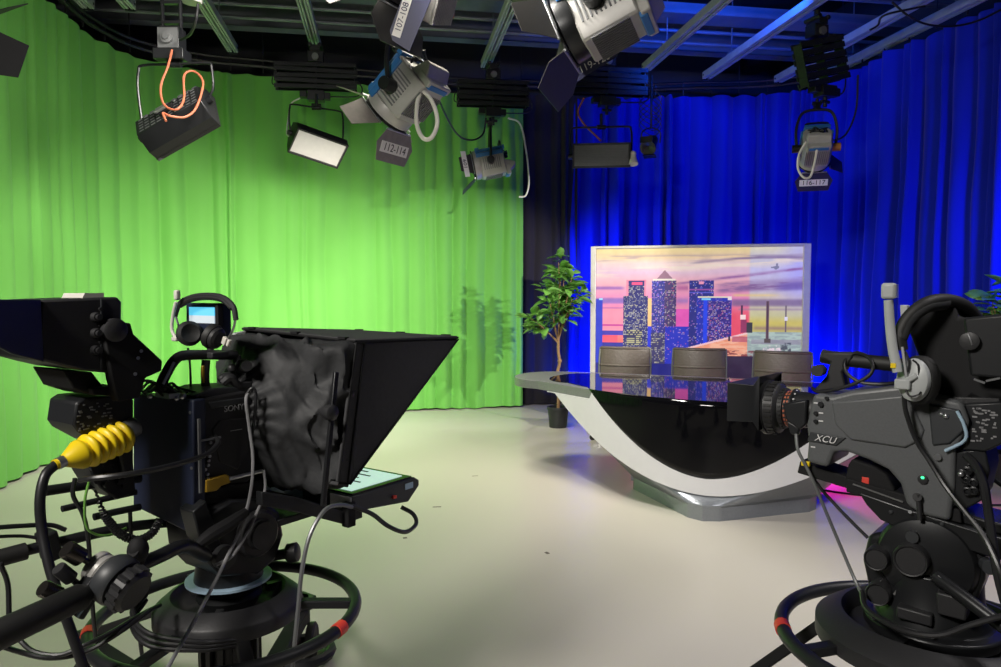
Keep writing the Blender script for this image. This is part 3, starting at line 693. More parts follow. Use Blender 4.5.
    # masts, block, bird
    rect(746.5, 748.3, 308, 320, (70, 50, 80)); rect(746, 751, 318, 323, (250, 220, 215)); rect(746.5, 752, 323, 337, (150, 60, 100)); rect(752, 758, 326, 337, (60, 60, 70)); rect(771, 774, 303, 347, (110, 80, 90)); rect(772, 773, 303, 347, (70, 55, 75)); rect(769.5, 776, 343, 347.5, (90, 80, 80)); rect(789.5, 791.3, 308, 336, (110, 95, 110)); rect(789, 792, 320, 324, (225, 220, 240)); rect(734, 736, 341, 346, (60, 50, 70)); rect(713, 715, 341, 345, (90, 60, 90))
    blend(((np.abs(X - 780) + np.abs(Y - 268) * 1.4 < 3.2) | ((np.abs(Y - 267.5 + (X - 778) * .1) < .9) & (X > 775) & (X < 783)) | ((np.abs(X - 781) < .9) & (Y > 263.5) & (Y < 268))) * .8, (110, 110, 140))
    blend(((X > 786) & (X < 796) & (Y > 347) & (Y < 357)) * N(vn(4, 4, 51)), (80, 85, 95))
    I += (vn(6, 6, 61) - .5)[..., None] * 14
    return np.clip(I / 255, 0, 1)
img = picture(); lin = np.where(img <= .04045, img / 12.92, ((img + .055) / 1.055) ** 2.4)
x = np.linspace(.033, WD - .036, NX); z = np.linspace(.11, HP - .03, NY)
XX, ZZ = np.meshgrid(x, z); co_ = np.stack([XX, np.full_like(XX, -.006), ZZ], -1).reshape(-1, 3)
me = bpy.data.meshes.new('skyline_print'); idx = np.arange(NX * NY).reshape(NY, NX)
fc = np.stack([idx[:-1, :-1], idx[:-1, 1:], idx[1:, 1:], idx[1:, :-1]], -1).reshape(-1, 4)
me.vertices.add(len(co_)); me.vertices.foreach_set('co', co_.ravel()); me.loops.add(fc.size); me.loops.foreach_set('vertex_index', fc.ravel())
me.polygons.add(len(fc)); me.polygons.foreach_set('loop_start', np.arange(0, fc.size, 4)); me.polygons.foreach_set('loop_total', np.full(len(fc), 4)); me.update(calc_edges=True)
ca = me.color_attributes.new('print', 'FLOAT_COLOR', 'POINT'); rgba = np.ones((NX * NY, 4)); rgba[:, :3] = lin.reshape(-1, 3); ca.data.foreach_set('color', rgba.ravel())
pm = mat('skyline_backlit_print', (1, 1, 1), .5, var=0); nt = pm.node_tree; b = nt.nodes['Principled BSDF']; va = nd(nt, 'ShaderNodeVertexColor', layer_name='print')
for s_ in ('Base Color', 'Emission Color'): 
    for l in list(b.inputs[s_].links): nt.links.remove(l)
    if s_ == 'Base Color':
        dk = nd(nt, 'ShaderNodeMix', data_type='RGBA'); dk.inputs[0].default_value = .55; dk.inputs[7].default_value = (0, 0, 0, 1); nt.links.new(va.outputs['Color'], dk.inputs[6]); nt.links.new(dk.outputs[2], b.inputs[s_])
    else: nt.links.new(va.outputs['Color'], b.inputs[s_])
b.inputs['Emission Strength'].default_value = .80; M['print'] = pm
me.materials.append(pm); o = bpy.data.objects.new('skyline_print', me); C.objects.link(o); o.parent = t

# ------------------------------------------------------------------ desk
DB = V((1.30, 4.58, 0)); DR = math.atan2(-.42, .907)
desk = empty('news_desk', DB, DR, 'curved white and silver presenter desk with black glass front and top', 'desk')
DH = .77
def vfront(u): return .10 + .37 * u * u * (1 - .3 * min(1, abs(u) / 1.69) ** 3)
def top_outline(s=0., n=64):
    # left tip, around the front, right tip, straight-ish back; s = inset
    pts = []
    W_ = 1.45 - s
    for k in range(n + 1):
        u = -W_ + 2 * W_ * k / n; q = abs(u) / W_
        v = vfront(u) + s
        e = 1 - max(0, (q - .93) / .07) ** 2.0
        pts.append((u, v))
    # rounded tips
    vt = pts[-1][1]; back = 1.50 - s
    r = (back - vt) / 2
    for k in range(1, 12):
        a = -PI / 2 + PI * k / 12; pts.append((W_ + .32 * math.cos(a), vt + r + r * math.sin(a)))
    for k in range(0, 21):
        u = W_ - 2 * W_ * k / 20; pts.append((u, back + (.07 - .0) * (1 - (u / W_) ** 2)))
    for k in range(1, 12):
        a = PI / 2 + PI * k / 12; pts.append((-W_ + .32 * math.cos(a), vt + r + r * math.sin(a)))
    return pts
mb = MB(); mb.prism([(u, v, DH - .07) for u, v in top_outline()], (0, 0, .07)); mb.build('tabletop', 'deskrim', desk, .004)
def inset_outline():
    pts = []
    W_ = 1.16
    for k in range(41):
        u = -W_ + 2 * W_ * k / 40; q = abs(u) / W_; v = vfront(u) - .010 if abs(u) < .885 else vfront(u) + .05 + .25 * (abs(u) - .885)
        pts.append((u, v))
    vt = pts[-1][1]; back = 1.42; r = (back - vt) / 2
    for k in range(1, 10): a = -PI / 2 + PI * k / 10; pts.append((W_ + .26 * math.cos(a), vt + r + r * math.sin(a)))
    for k in range(21): u = W_ - 2 * W_ * k / 20; pts.append((u, back + .07 * (1 - (u / W_) ** 2)))
    for k in range(1, 10): a = PI / 2 + PI * k / 10; pts.append((-W_ + .26 * math.cos(a), vt + r + r * math.sin(a)))
    return pts
MB().prism([(u, v, DH) for u, v in inset_outline()], (0, 0, .004)).build('glass_top', 'glass', desk)
def zin(u): return .26 + .51 * (abs(u) / .88) ** 1.8
def zout(u): return .15 + .60 * (abs(u) / 1.30) ** 1.85
# black glass panel
rows = []; NU = 60
for j in range(13):
    row = []
    for i in range(NU + 1):
        u = -.88 + 1.76 * i / NU; z0 = zin(u); z = z0 + (DH + .001 - z0) * j / 12; row.append((u, vfront(u) - .007, z))
    rows.append(row)
MB().grid(rows).build('glass_front', 'glassf', desk, thick=.006)
# white band: between zin and zout (clamped to the underside of the top)
mb = MB(); ra = []
for i in range(121):
    u = -1.32 + 2.64 * i / 120; zi = min(zin(u), DH - .071); zo = min(zout(u), zi - .004)
    if abs(u) < .875: zi = zin(u)
    ff = vfront(u) - .012
    ra.append([(u, ff, zo), (u, ff, zi), (u, ff + .05, zi), (u, ff + .05, zo)])
rings = [[mb.v(p) for p in q] for q in ra]; mb.skin(rings); mb.build('white_band', 'deskwhite', desk, angle=30)
# hull: silver sides running back and inward from the band's lower edge to the plinth
BASE = [(-.62, .70), (-.60, .60), (-.45, .44), (-.2, .17), (-.1, .06), (0, .02), (.1, .06), (.2, .15), (.45, .38), (.62, .53), (.66, .62)]
def basept(t):
    pts = BASE; f = t * (len(pts) - 1); i = min(int(f), len(pts) - 2); k = f - i
    return (pts[i][0] * (1 - k) + pts[i + 1][0] * k, pts[i][1] * (1 - k) + pts[i + 1][1] * k)
rows = []
for j in range(9):
    k = j / 8; row = []
    for i in range(61):
        t_ = i / 60; u = -1.22 + 2.44 * t_; bu, bv = basept(t_)
        zo = min(zout(u), DH - .06); P1 = V((u, vfront(u) + .015, zo)); P0 = V((bu, bv, .09)); row.append(P0.lerp(P1, k))
    rows.append(row)
MB().grid(rows).build('hull', 'desksilver', desk, thick=.008, angle=40)
bo = [basept(i / 60) for i in range(61)]
mb = MB(); mb.prism([(u * 1.005, v - .004, 0) for u, v in bo] + [(.55, 1.0, 0), (-.55, 1.0, 0)], (0, 0, .10)); mb.build('plinth', 'desksilver', desk)
MB().box((0, 1.12, .38), (1.3, .03, .66)).box((-.62, .9, .38), (.03, .5, .66)).box((.62, .85, .38), (.03, .5, .66)).build('back_panel', 'desksilver', desk)

# ------------------------------------------------------------------ presenter chairs
def chair(x, y, rz, label):
    t = empty('presenter_chair', (x, y, 0), rz, label, 'chair', 'chairs behind the desk')
    # local: sitter faces -Y (to the camera)
    rows = []
    for j in range(9):
        z = .58 + .36 * j / 8; row = []
        for i in range(11):
            q = -1 + 2 * i / 10; row.append((q * .25, .24 + .05 * (j / 8) ** 2 - .06 * (q * q - 1) * -1 * .8 + .0, z + .0))
        rows.append(row)
    MB().grid([[V((p[0], p[1], p[2])) for p in r] for r in rows]).build('backrest', 'leather', t, thick=.035, bevel=.012)
    mb = MB()
    for zz in (.60, .75, .925): mb.tube([(q * .25, .225 + .05 * ((zz - .58) / .36) ** 2 + .05 * (1 - q * q) * -1 + .0, zz) for q in (-1, -.5, 0, .5, 1)], .012, 8, 4)
    mb.build('back_seam', 'leather', t)
    for s in (-1, 1): MB().tube([(s * .255, .28, .93), (s * .262, .25, .8), (s * .262, .2, .5), (s * .262, .12, .44), (s * .262, -.22, .46)], .009, 8, 5).build('side_frame', 'grill', t)
    MB().box((0, 0, .46), (.5, .48, .05)).build('seat', 'leather', t, .02, 3)
    for s in (-1, 1): MB().tube([(s * .27, .22, .62), (s * .29, .1, .66), (s * .29, -.14, .66), (s * .28, -.2, .5)], .012, 8, 5).build('armrest', 'chrome', t)
    MB().cyl((0, 0, .1), (0, 0, .44), .028).cyl((0, 0, .4), (0, 0, .44), .08).build('gas_column', 'chrome', t)
    for k in range(5):
        a = 2 * PI * k / 5 + .5; d = V((math.cos(a), math.sin(a), 0))
        lg = MB().tube([V((0, 0, .12)), d * .15 + V((0, 0, .11)), d * .29 + V((0, 0, .085))], .016, 8, 4).build('leg', 'chrome', t)
        mb = MB(); w = V((-d.y, d.x, 0))
        for s in (-1, 1): mb.cyl(d * .3 + w * s * .012 + V((0, 0, .03)), d * .3 + w * s * .03 + V((0, 0, .03)), .03)
        mb.cyl(d * .3 + V((0, 0, .04)), d * .3 + V((0, 0, .09)), .009); mb.build('caster', 'black', lg)
    return t
def dpos(u, v): return Matrix.Rotation(DR, 3, 'Z') @ V((u, v, 0)) + DB
ch = [(at(623, 360, 7.15), R(-14), 'brown leather chair at left end, in front of brightly lit first towers'), (at(698, 365, 6.95), R(-18), 'brown leather chair in the middle of the three behind the desk'), (at(780, 365, 6.55), R(-26), 'brown leather chair at right end, nearest the blue curtain')]
for p, rz, lab in ch: chair(p.x, p.y, rz, lab)

# ------------------------------------------------------------------ potted trees
def plant(x, y, h, label, seed, crown_r=.42, pot_r=.12, nl=260):
    rnd = random.Random(seed); t = empty('potted_tree', (x, y, 0), 0, label, 'plant', 'artificial trees in pots')
    pot = MB().lathe((0, 0, 0), (0, 0, 1), [(pot_r * .8, 0), (pot_r * .97, .2), (pot_r * 1.04, .2), (pot_r * 1.04, .23), (pot_r * .93, .23), (pot_r * .9, .19), (0, .19)]).build('pot', 'pot', t)
    MB().lathe((0, 0, .185), (0, 0, 1), [(pot_r * .91, 0), (pot_r * .5, .01), (0, .014)]).build('soil', 'soil', pot)
    hb = h * .50; mb = MB()
    mb.tube([(0, 0, .18), (.008, 0, .4), (-.008, .005, .6), (.015, 0, .72), (0, 0, .85), (.0, 0, hb)], lambda q: .02 - .004 * q, 10)
    mb.ball((.016, 0, .74), .026, n=10).ball((-.004, 0, .62), .022, n=10)
    tips = []; br = []
    for k in range(11):
        a = 2 * PI * k / 11 * 2.4; e = rnd.uniform(.15, 1.1); L = rnd.uniform(.55, 1.) 
        tip = V((math.cos(a) * crown_r * L * (1 - .45 * e), math.sin(a) * crown_r * L * .9 * (1 - .45 * e), hb + (h - hb) * (.06 + .70 * e)))
        s0 = V((0, 0, hb - .03 + .12 * e * rnd.random())); mid = s0.lerp(tip, .5) + V((0, 0, .02)); mb.tube([s0, mid, tip], lambda q: .010 - .006 * q, 6, 4); br.append((s0, mid, tip))
    mb.tube([(0, 0, hb - .02), (.01, 0, (hb + h) / 2), (0, 0, h - .1)], lambda q: .012 - .007 * q, 6, 4); br.append((V((0, 0, hb)), V((.01, 0, (hb + h) / 2)), V((0, 0, h - .08)))); br.append(br[-1])
    mb.build('trunk', 'bark', t)
    mb = MB()
    for k in range(nl):
        s0, md, tp = rnd.choice(br); q = rnd.uniform(.42, 1.05); p = (s0.lerp(md, q * 2) if q < .5 else md.lerp(tp, (q - .5) * 2)); p = p + V((rnd.gauss(0, .02), rnd.gauss(0, .02), rnd.gauss(0, .02)))
        a = rnd.uniform(0, 2 * PI); d = V((math.cos(a), math.sin(a), rnd.uniform(-.35, .9))) + (p - V((0, 0, p.z))).normalized() * .6; d.normalize(); L = rnd.uniform(.12, .20); w = L * .27
        n = V((rnd.gauss(0, .4), rnd.gauss(0, .4), 1)); x_ = d.cross(n).normalized(); n = x_.cross(d)
        pr = [(0, .0), (.25, .75), (.5, 1.), (.75, .75), (1., .0)]; le = []; mi = []; ri = []
        for s_, ww in pr:
            c = p + d * (L * s_ + .01) - n * (L * .22 * s_ * s_); le.append(mb.v(c - x_ * w * ww + n * w * .25 * ww)); mi.append(mb.v(c)); ri.append(mb.v(c + x_ * w * ww + n * w * .25 * ww))
        for i in range(4): mb.face([le[i], le[i + 1], mi[i + 1], mi[i]]); mb.face([mi[i], mi[i + 1], ri[i + 1], ri[i]])
    mb.build('foliage', 'leaf', t, thick=.0012)
    return t
p = at_z(558, 427, 0)
plant(p.x, p.y, 1.93, 'slim artificial tree in a black pot beside the left end of desk', 5)
p = at(1012, 300, 5.6); plant(p.x, p.y, 1.62, 'dark leafy tree half cut off by the right edge', 9)

# ------------------------------------------------------------------ small floor marks
def mark(px, py, w, d, rz, label, name='tape_strip', m='dirt', z=.0):
    p = at_z(px, py, 0); o = MB().prism([(-w / 2, -d / 2, 0), (w / 2, -d / 2, 0), (w / 2 * .9, d / 2, 0), (-w / 2 * .95, d / 2 * .9, 0)], (0, 0, .0015)).build(name, m); o.location = (p.x, p.y, .0005); o.rotation_euler.z = rz
    return tag(o, label, 'floor debris' if name != 'tape_strip' else 'tape')
mark(437, 507, .06, .012, .1, 'short brown strip of tape on the floor beyond the prompter monitor')
mark(405, 538, .025, .02, .3, 'tiny dark scrap on the floor below the prompter monitor', 'floor_scrap')
mark(475, 551 - 75, .05, .012, .2, 'faint brown scrap on floor between prompter and desk', 'floor_scrap', 'paper')
mark(547, 553, .02, .03, .5, 'tiny dark fleck on the open floor in front of desk', 'floor_scrap')
mark(400, 408, .02, .35, .0, 'grey tape line along foot of green curtain', 'tape_strip', 'paper')

# ------------------------------------------------------------------ lights
def area(name, p, target, sx, sy, power, col=(1, 1, 1), spread=None):
    l = bpy.data.lights.new(name, 'AREA'); l.shape = 'RECTANGLE'; l.size = sx; l.size_y = sy; l.energy = power; l.color = col
    if spread: l.spread = R(spread)
    o = bpy.data.objects.new(name, l); C.objects.link(o); o.location = p; o.rotation_euler = (V(target) - V(p)).to_track_quat('-Z', 'Y').to_euler(); return o
def spot(name, p, target, power, ang, col=(1, 1, 1), blend=.5, size=.12):
    l = bpy.data.lights.new(name, 'SPOT'); l.energy = power; l.color = col; l.spot_size = R(ang); l.spot_blend = blend; l.shadow_soft_size = size
    o = bpy.data.objects.new(name, l); C.objects.link(o); o.location = p; o.rotation_euler = (V(target) - V(p)).to_track_quat('-Z', 'Y').to_euler(); return o
WARM = (1, .95, .86)
# ================================================================== camera rigs
class Rig:
    def __init__(s, x, y, rz): s.F = Frame(x, y, rz); s.x, s.y, s.rz = x, y, rz
    def thing(s, name, z0, label, cat, group=None):
        s.z0 = z0; s.t = empty(name, (s.x, s.y, z0), s.rz, label, cat, group); return s.t
    def mb(s, T=None): return MB(Matrix.Translation((0, 0, -s.z0)) @ (T or Matrix.Identity(4)))
    def TL(s, m): return Matrix.Translation((0, 0, -s.z0)) @ m
    def slab(s, mb, px, r0, r1):
        """outline seen in the photo on the plane x=r0, given real thickness up to x=r1"""
        P = [s.F.side(a, b, r0) for a, b in px]; mb.prism(P, (r1 - r0, 0, 0)); return mb
    def W(s, p): return s.F.M @ V(p)

def pedestal(g, disc_r, ring_r, ring_z, disc_z, label, legs, spoke0, tape_a, col_r=.062, plate=True, bowl=.6):
    t = g.thing('camera_pedestal', 0, label, 'camera pedestal', None)
    g.mb().lathe((0, 0, .16), (0, 0, 1), [(.16, 0), (.17, .05), (.11, .09), (col_r * 1.25, .12), (col_r * 1.25, .30), (col_r * 1.05, .31), (col_r * 1.05, ring_z - .2), (col_r * 1.2, ring_z - .19), (col_r * 1.2, disc_z - .2)], 32).build('column', 'metal_black', t)
    mb = g.mb()
    for k in range(14):
        a = 2 * PI * k / 14; mb.box((math.cos(a) * col_r * 1.2, math.sin(a) * col_r * 1.2, ring_z - .17), (.012, .012, .30), Euler((0, 0, a)))
    mb.build('column_rib', 'bodyblack', t)
    R_ = disc_r
    g.mb().lathe((0, 0, disc_z), (0, 0, 1), [(col_r, -.06), (R_ * .9, -.055), (R_, -.045), (R_, -.012), (R_ * .97, -.006), (R_ * .82, .018), (R_ * .77, .02), (R_ * .74, .008), (R_ * bowl, -.02), (.05, -.02)], 64).build('weight_tray', 'bodyblack', t, angle=50)
    mb = g.mb()
    for k in range(3):
        a = spoke0 + 2 * PI * k / 3 + .5; mb.box((math.cos(a) * R_ * .66, math.sin(a) * R_ * .66, disc_z + .0), (R_ * .25, .02, .02), Euler((0, 0, a)))
    mb.build('tray_web', 'metal_black', t)
    rg = g.mb().tube([V((ring_r * math.cos(2 * PI * k / 72), ring_r * math.sin(2 * PI * k / 72), ring_z)) for k in range(72)], .0165, 12, 0, True).build('steering_ring', 'black', t)
    for a in tape_a:
        g.mb().tube([V((ring_r * math.cos(a + q), ring_r * math.sin(a + q), ring_z)) for q in (-.05, -.025, 0, .025, .05)], .0185, 12, 0).build('red_tape_band', 'red', rg)
    for k in range(3):
        a = spoke0 + 2 * PI * k / 3; d = V((math.cos(a), math.sin(a), 0))
        g.mb().bar(d * R_ * .8 + V((0, 0, disc_z - .03)), d * (ring_r - .01) + V((0, 0, ring_z)), .03, .022).build('spoke', 'black', t, .003)
    if plate: g.mb().lathe((0, 0, disc_z + .05), (0, 0, 1), [(.05, 0), (.110, 0), (.110, .006), (.05, .006)], 48).build('degree_plate', 'whiteplate', t)['label'] = 'pale blue ring plate'
    g.mb().lathe((0, 0, disc_z - .02), (0, 0, 1), [(.07, 0), (.085, .03), (.075, .06), (.075, .08)]).build('neck', 'metal_black', t)
    for lx, ly in legs:
        foot = g.F.I @ V((lx, ly, 0)); d = V((foot.x, foot.y, 0)).normalized(); w = V((-d.y, d.x, 0))
        lg = g.mb().bar(d * .1 + V((0, 0, .24)), foot + V((0, 0, .19)), .06, .05).build('base_leg', 'matte', t, .006); g.mb().bar(d * R_ * .9 + V((0, 0, disc_z - .05)), foot - d * .05 + V((0, 0, .27)), .032, .028).build('support_strut', 'matte', lg, .004)
        mb = g.mb(); mb.cyl(foot + V((0, 0, .15)), foot + V((0, 0, .26)), .03); mb.box(foot + V((0, 0, .235)), (.08, .08, .05)); mb.build('caster_stem', 'metal_black', lg, .004)
        mb = g.mb()
        for s_ in (-1, 1): mb.lathe(foot + w * s_ * .018 + V((0, 0, .075)), w * s_, [(.04, 0), (.072, .002), (.075, .01), (.075, .028), (.066, .034), (.05, .03), (.03, .034), (.0, .034)])
        mb.build('caster_wheel', 'rubber', lg)
        g.mb().tube([foot + V((.11 * math.cos(2 * PI * k / 16), .11 * math.sin(2 * PI * k / 16), .035)) for k in range(16)], .022, 8, 0, True).build('cable_guard', 'black', lg)
    return t

# ------------------------------------------------------------------ rig 1 (left)
g = Rig(-.73, 1.9, R(-35)); F = g.F; S = F.side
pr1 = at_z(303, 660, 0); pr2 = at_z(95, 700, 0)
def local_angle(g, px, py, z):
    p = g.F.flat(px, py, z); return math.atan2(p.y, p.x)
pedestal(g, .19, .333, .602, .645, 'tall black camera pedestal with round tray under the left teleprompter camera', [(pr1.x, pr1.y), (pr2.x, pr2.y), (-.35, 1.25)], local_angle(g, 352, 603, .602), [local_angle(g, 350, 631, .602), local_angle(g, 104, 632, .602)])
# head
t = g.thing('pan_tilt_head', .67, 'black fluid head on the left pedestal with two pan bars', 'camera head')
mb = g.mb(); mb.lathe((0, 0, .67), (0, 0, 1), [(.085, 0), (.09, .02), (.08, .09), (.075, .12)], 32)
g.slab(mb, [(206, 560), (203, 535), (212, 512), (232, 500), (262, 500), (280, 512), (284, 535), (276, 560), (258, 575), (222, 577)], .085, -.085); mb.build('body', 'metal_black', t, .008, 3)
c = S(256, 533, .085)
g.mb().lathe(c, (1, 0, 0), [(.062, 0), (.062, .012), (.055, .018), (.04, .018), (.036, .035), (.0, .036)]).build('drag_dial', 'bodyblack', t)
g.mb().lathe(V((-.085, c.y, c.z)), (-1, 0, 0), [(.062, 0), (.062, .012), (.055, .018), (.04, .018), (.036, .035), (.0, .036)]).build('drag_dial', 'bodyblack', t)
c = S(222, 556, .09); g.mb().lathe(c, (1, 0, 0), [(.02, -.02), (.03, 0), (.03, .02), (.0, .022)]).build('brake_knob', 'bodyblack', t)
p0 = S(272, 556, .06); p1 = S(290, 553, .10); g.mb().cyl(p0, p1, .014).lathe(p1, p1 - p0, [(.02, -.01), (.026, -.005), (.026, .02), (.02, .024), (0, .024)]).build('brake_knob', 'bodyblack', t)
mb = g.mb(); g.slab(mb, [(205, 498), (272, 508), (300, 500), (268, 490), (215, 486)], .06, -.06); g.slab(mb, [(193, 512), (200, 540), (212, 552), (222, 545), (206, 500)], .09, .03); mb.build('tilt_plate', 'metal_black', t, .004)
# black lever over the head
mb = g.mb(); mb.tube([S(198, 545, .12), S(210, 536, .125), S(228, 525, .125), S(246, 512, .12)], lambda q: .012 + .006 * math.sin(PI * q), 10); mb.build('lock_lever', 'matte', t)
# pan bars
def rod(pxs, r, rad, name, m, parent, n=12, fac=1): 
    o = g.mb().tube([S(a, b, r if not isinstance(r, (list, tuple)) else r[i]) for i, (a, b) in enumerate(pxs)], rad, n, 4).build(name, m, parent); return o
rod([(206, 556), (185, 546), (160, 556), (138, 566), (118, 577)], [.10, .14, .16, .17, .18], .016, 'pan_bar', 'metal_black', t)
pb = rod([(205, 520), (134, 526), (60, 542), (-30, 565)], [-.09, -.12, -.13, -.14], .013, 'pan_bar', 'metal_black', t)
rod([(26, 551), (-30, 566)], [-.13, -.14], .020, 'foam_grip', 'rubber', pb); 
g.mb().box(S(49, 545, -.13), (.05, .035, .07), Euler((.2, 0, 0))).build('bar_clamp', 'black', pb, .006)
rod([(129, 592 - 22), (140, 560), (133, 552)], [.19, .19, .2], .012, 'clamp_knob', 'matte', t)
mb = g.mb(); mb.ball(S(138, 550, .19), .022, (1, 1, 1.3)); mb.build('clamp_knob', 'matte', t)
# zoom/focus control with its grip, on the near pan bar
t = g.thing('zoom_control', .62, 'black zoom control with silver ring and long foam grip on near pan bar', 'camera control')
a0 = S(92, 570, .20); a1 = S(141, 588, .26); ax = (S(137, 592, .26) - S(96, 566, .20)).normalized()
c0 = S(97, 567, .20)
ax = ((S(131, 590, .24) - c0).normalized() * .75 + (F.o - c0).normalized() * .45).normalized()
g.mb().lathe(c0, ax, [(.022, -.005), (.030, 0), (.030, .03), (.046, .032), (.050, .04), (.050, .062), (.046, .068), (.036, .068), (.036, .072), (.0, .072)], 36).build('housing', 'bodygrey2', t)
g.mb().lathe(c0, ax, [(.0, -.006), (.032, -.006), (.0335, .0), (.0335, .006), (.031, .009), (.0335, .012), (.0335, .02), (.031, .023), (.0335, .026), (.0335, .031), (0, .031)], 36).build('silver_ring', 'silver', t)
kb = g.mb(); kb.lathe(c0, ax, [(.030, .070), (.042, .074), (.043, .098), (.036, .106), (0, .106)], 36).build('focus_knob', 'bodyblack', t)
m_ = axis_m(c0, ax); mb = g.mb()
for k in range(14): a = 2 * PI * k / 14; mb.box(m_ @ V((.043 * math.cos(a), .043 * math.sin(a), .086)), (.008, .008, .022), m_.to_3x3())
mb.build('knob_ridge', 'bodyblack', t)
g.mb().box(S(121, 559, .215) , (.022, .006, .01)).build('paper_label', 'labelwhite', t)
gp0, gp1 = S(80, 597, .24), S(-34, 650, .27)
g.mb().lathe(gp0, gp1 - gp0, [(.014, -.02), (.022, -.008), (.026, 0), (.027, (gp1 - gp0).length - .03), (.02, (gp1 - gp0).length - .005), (0, (gp1 - gp0).length)], 24).build('foam_grip', 'rubber', t)
mb = g.mb(); mb.bar(S(76, 600, .23), S(103, 562, .21), .03, .02); mb.bar(S(78, 618, .22), S(92, 596, .22), .022, .016); mb.build('bracket', 'metal_black', t, .004)
g.mb().bar(S(77, 617, .238), S(90, 598, .238), .007, .004).build('blue_strip', 'whiteplate', t)
for i, (kx, ky, tx, ty, r0, mm) in enumerate(((66, 549, 88, 562, .018, 'steel'), (58, 568, 78, 584, .014, 'black'), (42, 588, 62, 597, .016, 'steel'))):
    p0, p1 = S(kx, ky, .21), S(tx, ty, .21); d = p1 - p0
    g.mb().lathe(p0, d, [(.0, 0), (r0 * .9, .0), (r0, .004), (r0, .036), (r0 * .6, .04), (.006, .042), (.006, d.length)], 24).build('thumb_screw', 'bodyblack' if mm == 'black' else 'dark_chrome', t)

# camera body
t = g.thing('studio_camera', .85, 'black studio camera with navy rear box on the left pedestal', 'television camera')
mb = g.mb(); aB = -.14
P = [F.back(133, 393, aB), F.back(193, 400, aB), F.back(193, 535, aB), F.back(133, 506, aB)]
zt = (P[0].z + P[1].z) / 2; zb = P[2].z; xl_, xr_ = P[0].x, P[1].x
mb.prism(P, (0, .035, 0)); rb = mb.build('rear_box', 'navy', t, .004)
mb = g.mb()
for z in (zt - .03, zb + .04, (zt + zb) / 2):
    for x in (xr_ - .012,): mb.cyl((x, aB - .002, z), (x, aB + .002, z), .004, n=10)
mb.build('screw', 'steel', rb)
g.mb().box((xr_ + .004, aB + .012, (zt + zb) / 2 + .03), (.006, .006, (zt - zb) * .55)).box((xr_ + .004, aB + .04, zt - .1), (.006, .06, .005)).build('corner_rail', 'grill', rb)
mb = g.mb(); g.slab(mb, [(192, 402), (206, 398), (245, 391), (252, 400), (252, 478), (246, 484), (196, 486), (190, 480)], .055, -.10); bd = mb.build('body', 'bodyblack', t, .006, 3)
mb = g.mb(); g.slab(mb, [(209, 402), (247, 397), (250, 402), (211, 409)], .058, -.10); g.slab(mb, [(192, 396), (215, 388), (246, 386), (252, 393), (212, 398)], .045, -.09); mb.build('top_bevel', 'bodygrey2', bd, .003)
mb = g.mb(); g.slab(mb, [(212, 430), (220, 420), (246, 418), (249, 450), (238, 470), (220, 462)], .058, .05); mb.build('side_panel', 'bodyblack', bd, .003)
T = face_m(S(234, 408, .058), (0, 1, 0), (0, 0, 1)); text('lettering', 'SONY', .022, g.TL(T) , 'inkgrey', t)
T = face_m(S(236, 430, .0605), (0, 1, 0), (0, 0, 1)); g.mb(T).box((0, 0, 0), (.035, .0015, .001)).build('printed_line', 'inkgrey', t)
mb = g.mb()
rnd = random.Random(2)
for k in range(10): c = S(202 + rnd.random() * 8, 438 + k * 4.5, .058); mb.cyl(c, c + V((.006, 0, 0)), .004, n=8)
mb.build('connector', 'steel', bd)
# cable plugged in at the side with long lead is separate; ochre bracket
mb = g.mb(); g.slab(mb, [(206, 480), (229, 475), (231, 483), (222, 486), (217, 491), (206, 493)], .07, .03); mb.build('bracket', 'yellowdull', t, .003)
mb = g.mb(); mb.tube([S(228, 479, .06), S(262, 471, .06)], .005, 8, 0); mb.build('support_rod', 'steel', t)
mb = g.mb(); g.slab(mb, [(196, 490), (250, 482), (262, 478), (266, 490), (250, 500), (205, 505)], .06, -.09); mb.build('base_plate', 'matte', t, .004)
# carry handle
mb = g.mb()
mb.tube([S(158, 392, -.02), S(166, 374, -.02), S(176, 359, -.02), S(190, 355, -.02), S(236, 355, -.02)], .013, 12, 5); mb.tube([S(206, 360, -.02), S(205, 375, -.02), S(206, 392, -.02)], .011); mb.tube([S(236, 356, -.02), S(240, 372, -.02), S(246, 390, -.02)], .013)
mb.build('carry_handle', 'bodyblack', t)
mb = g.mb(); mb.bar(S(163, 384, .0), S(174, 362, .0), .004, .006); mb.build('handle_trim', 'steel', t)
mb = g.mb(); mb.cyl(S(203, 368, .0), S(203, 383, .0), .004); mb.ball(S(203, 367, .0), .005, n=10); mb.build('switch_post', 'yellowdull', t)
mb = g.mb(); mb.ball(S(243, 366, .03), .020, (1, 1.1, 1)).ball(S(232, 368, .03), .012).ball(S(228, 378, .02), .020, (1, 1.5, .8)); mb.cyl(S(243, 366, .03), S(247, 366, .07), .014); mb.tube([S(222, 383, .03), S(230, 378, .04), S(240, 386, .04), S(255, 384, .03)], .012); mb.build('microphone_mount', 'bodyblack', t)
# tangle of thin leads on top of the rear box
mb = g.mb(); rnd = random.Random(11)
for k in range(9):
    a = 138 + rnd.random() * 25; mb.tube([S(a, 394 - rnd.random() * 4, -.06 + .1 * rnd.random()), S(a + 10, 382 + rnd.random() * 6, -.04), S(a + 22, 387 + rnd.random() * 8, .0), S(a + 34, 392 + rnd.random() * 4, .02)], .0035, 6)
mb.tube([S(140, 397, .02), S(138, 388, .0), S(144, 381, -.01), S(155, 383, -.01), S(164, 392, .0)], .0035, 6)
mb.build('lead_tangle', 'cable', t)
mb = g.mb(); mb.ball(S(183, 396, .03), .009, n=10).ball(S(177, 398, .03), .007, n=10).ball(S(150, 396, .0), .007, n=10); mb.box(S(168, 395, .0), (.06, .03, .012)); mb.build('plug', 'steel', t)
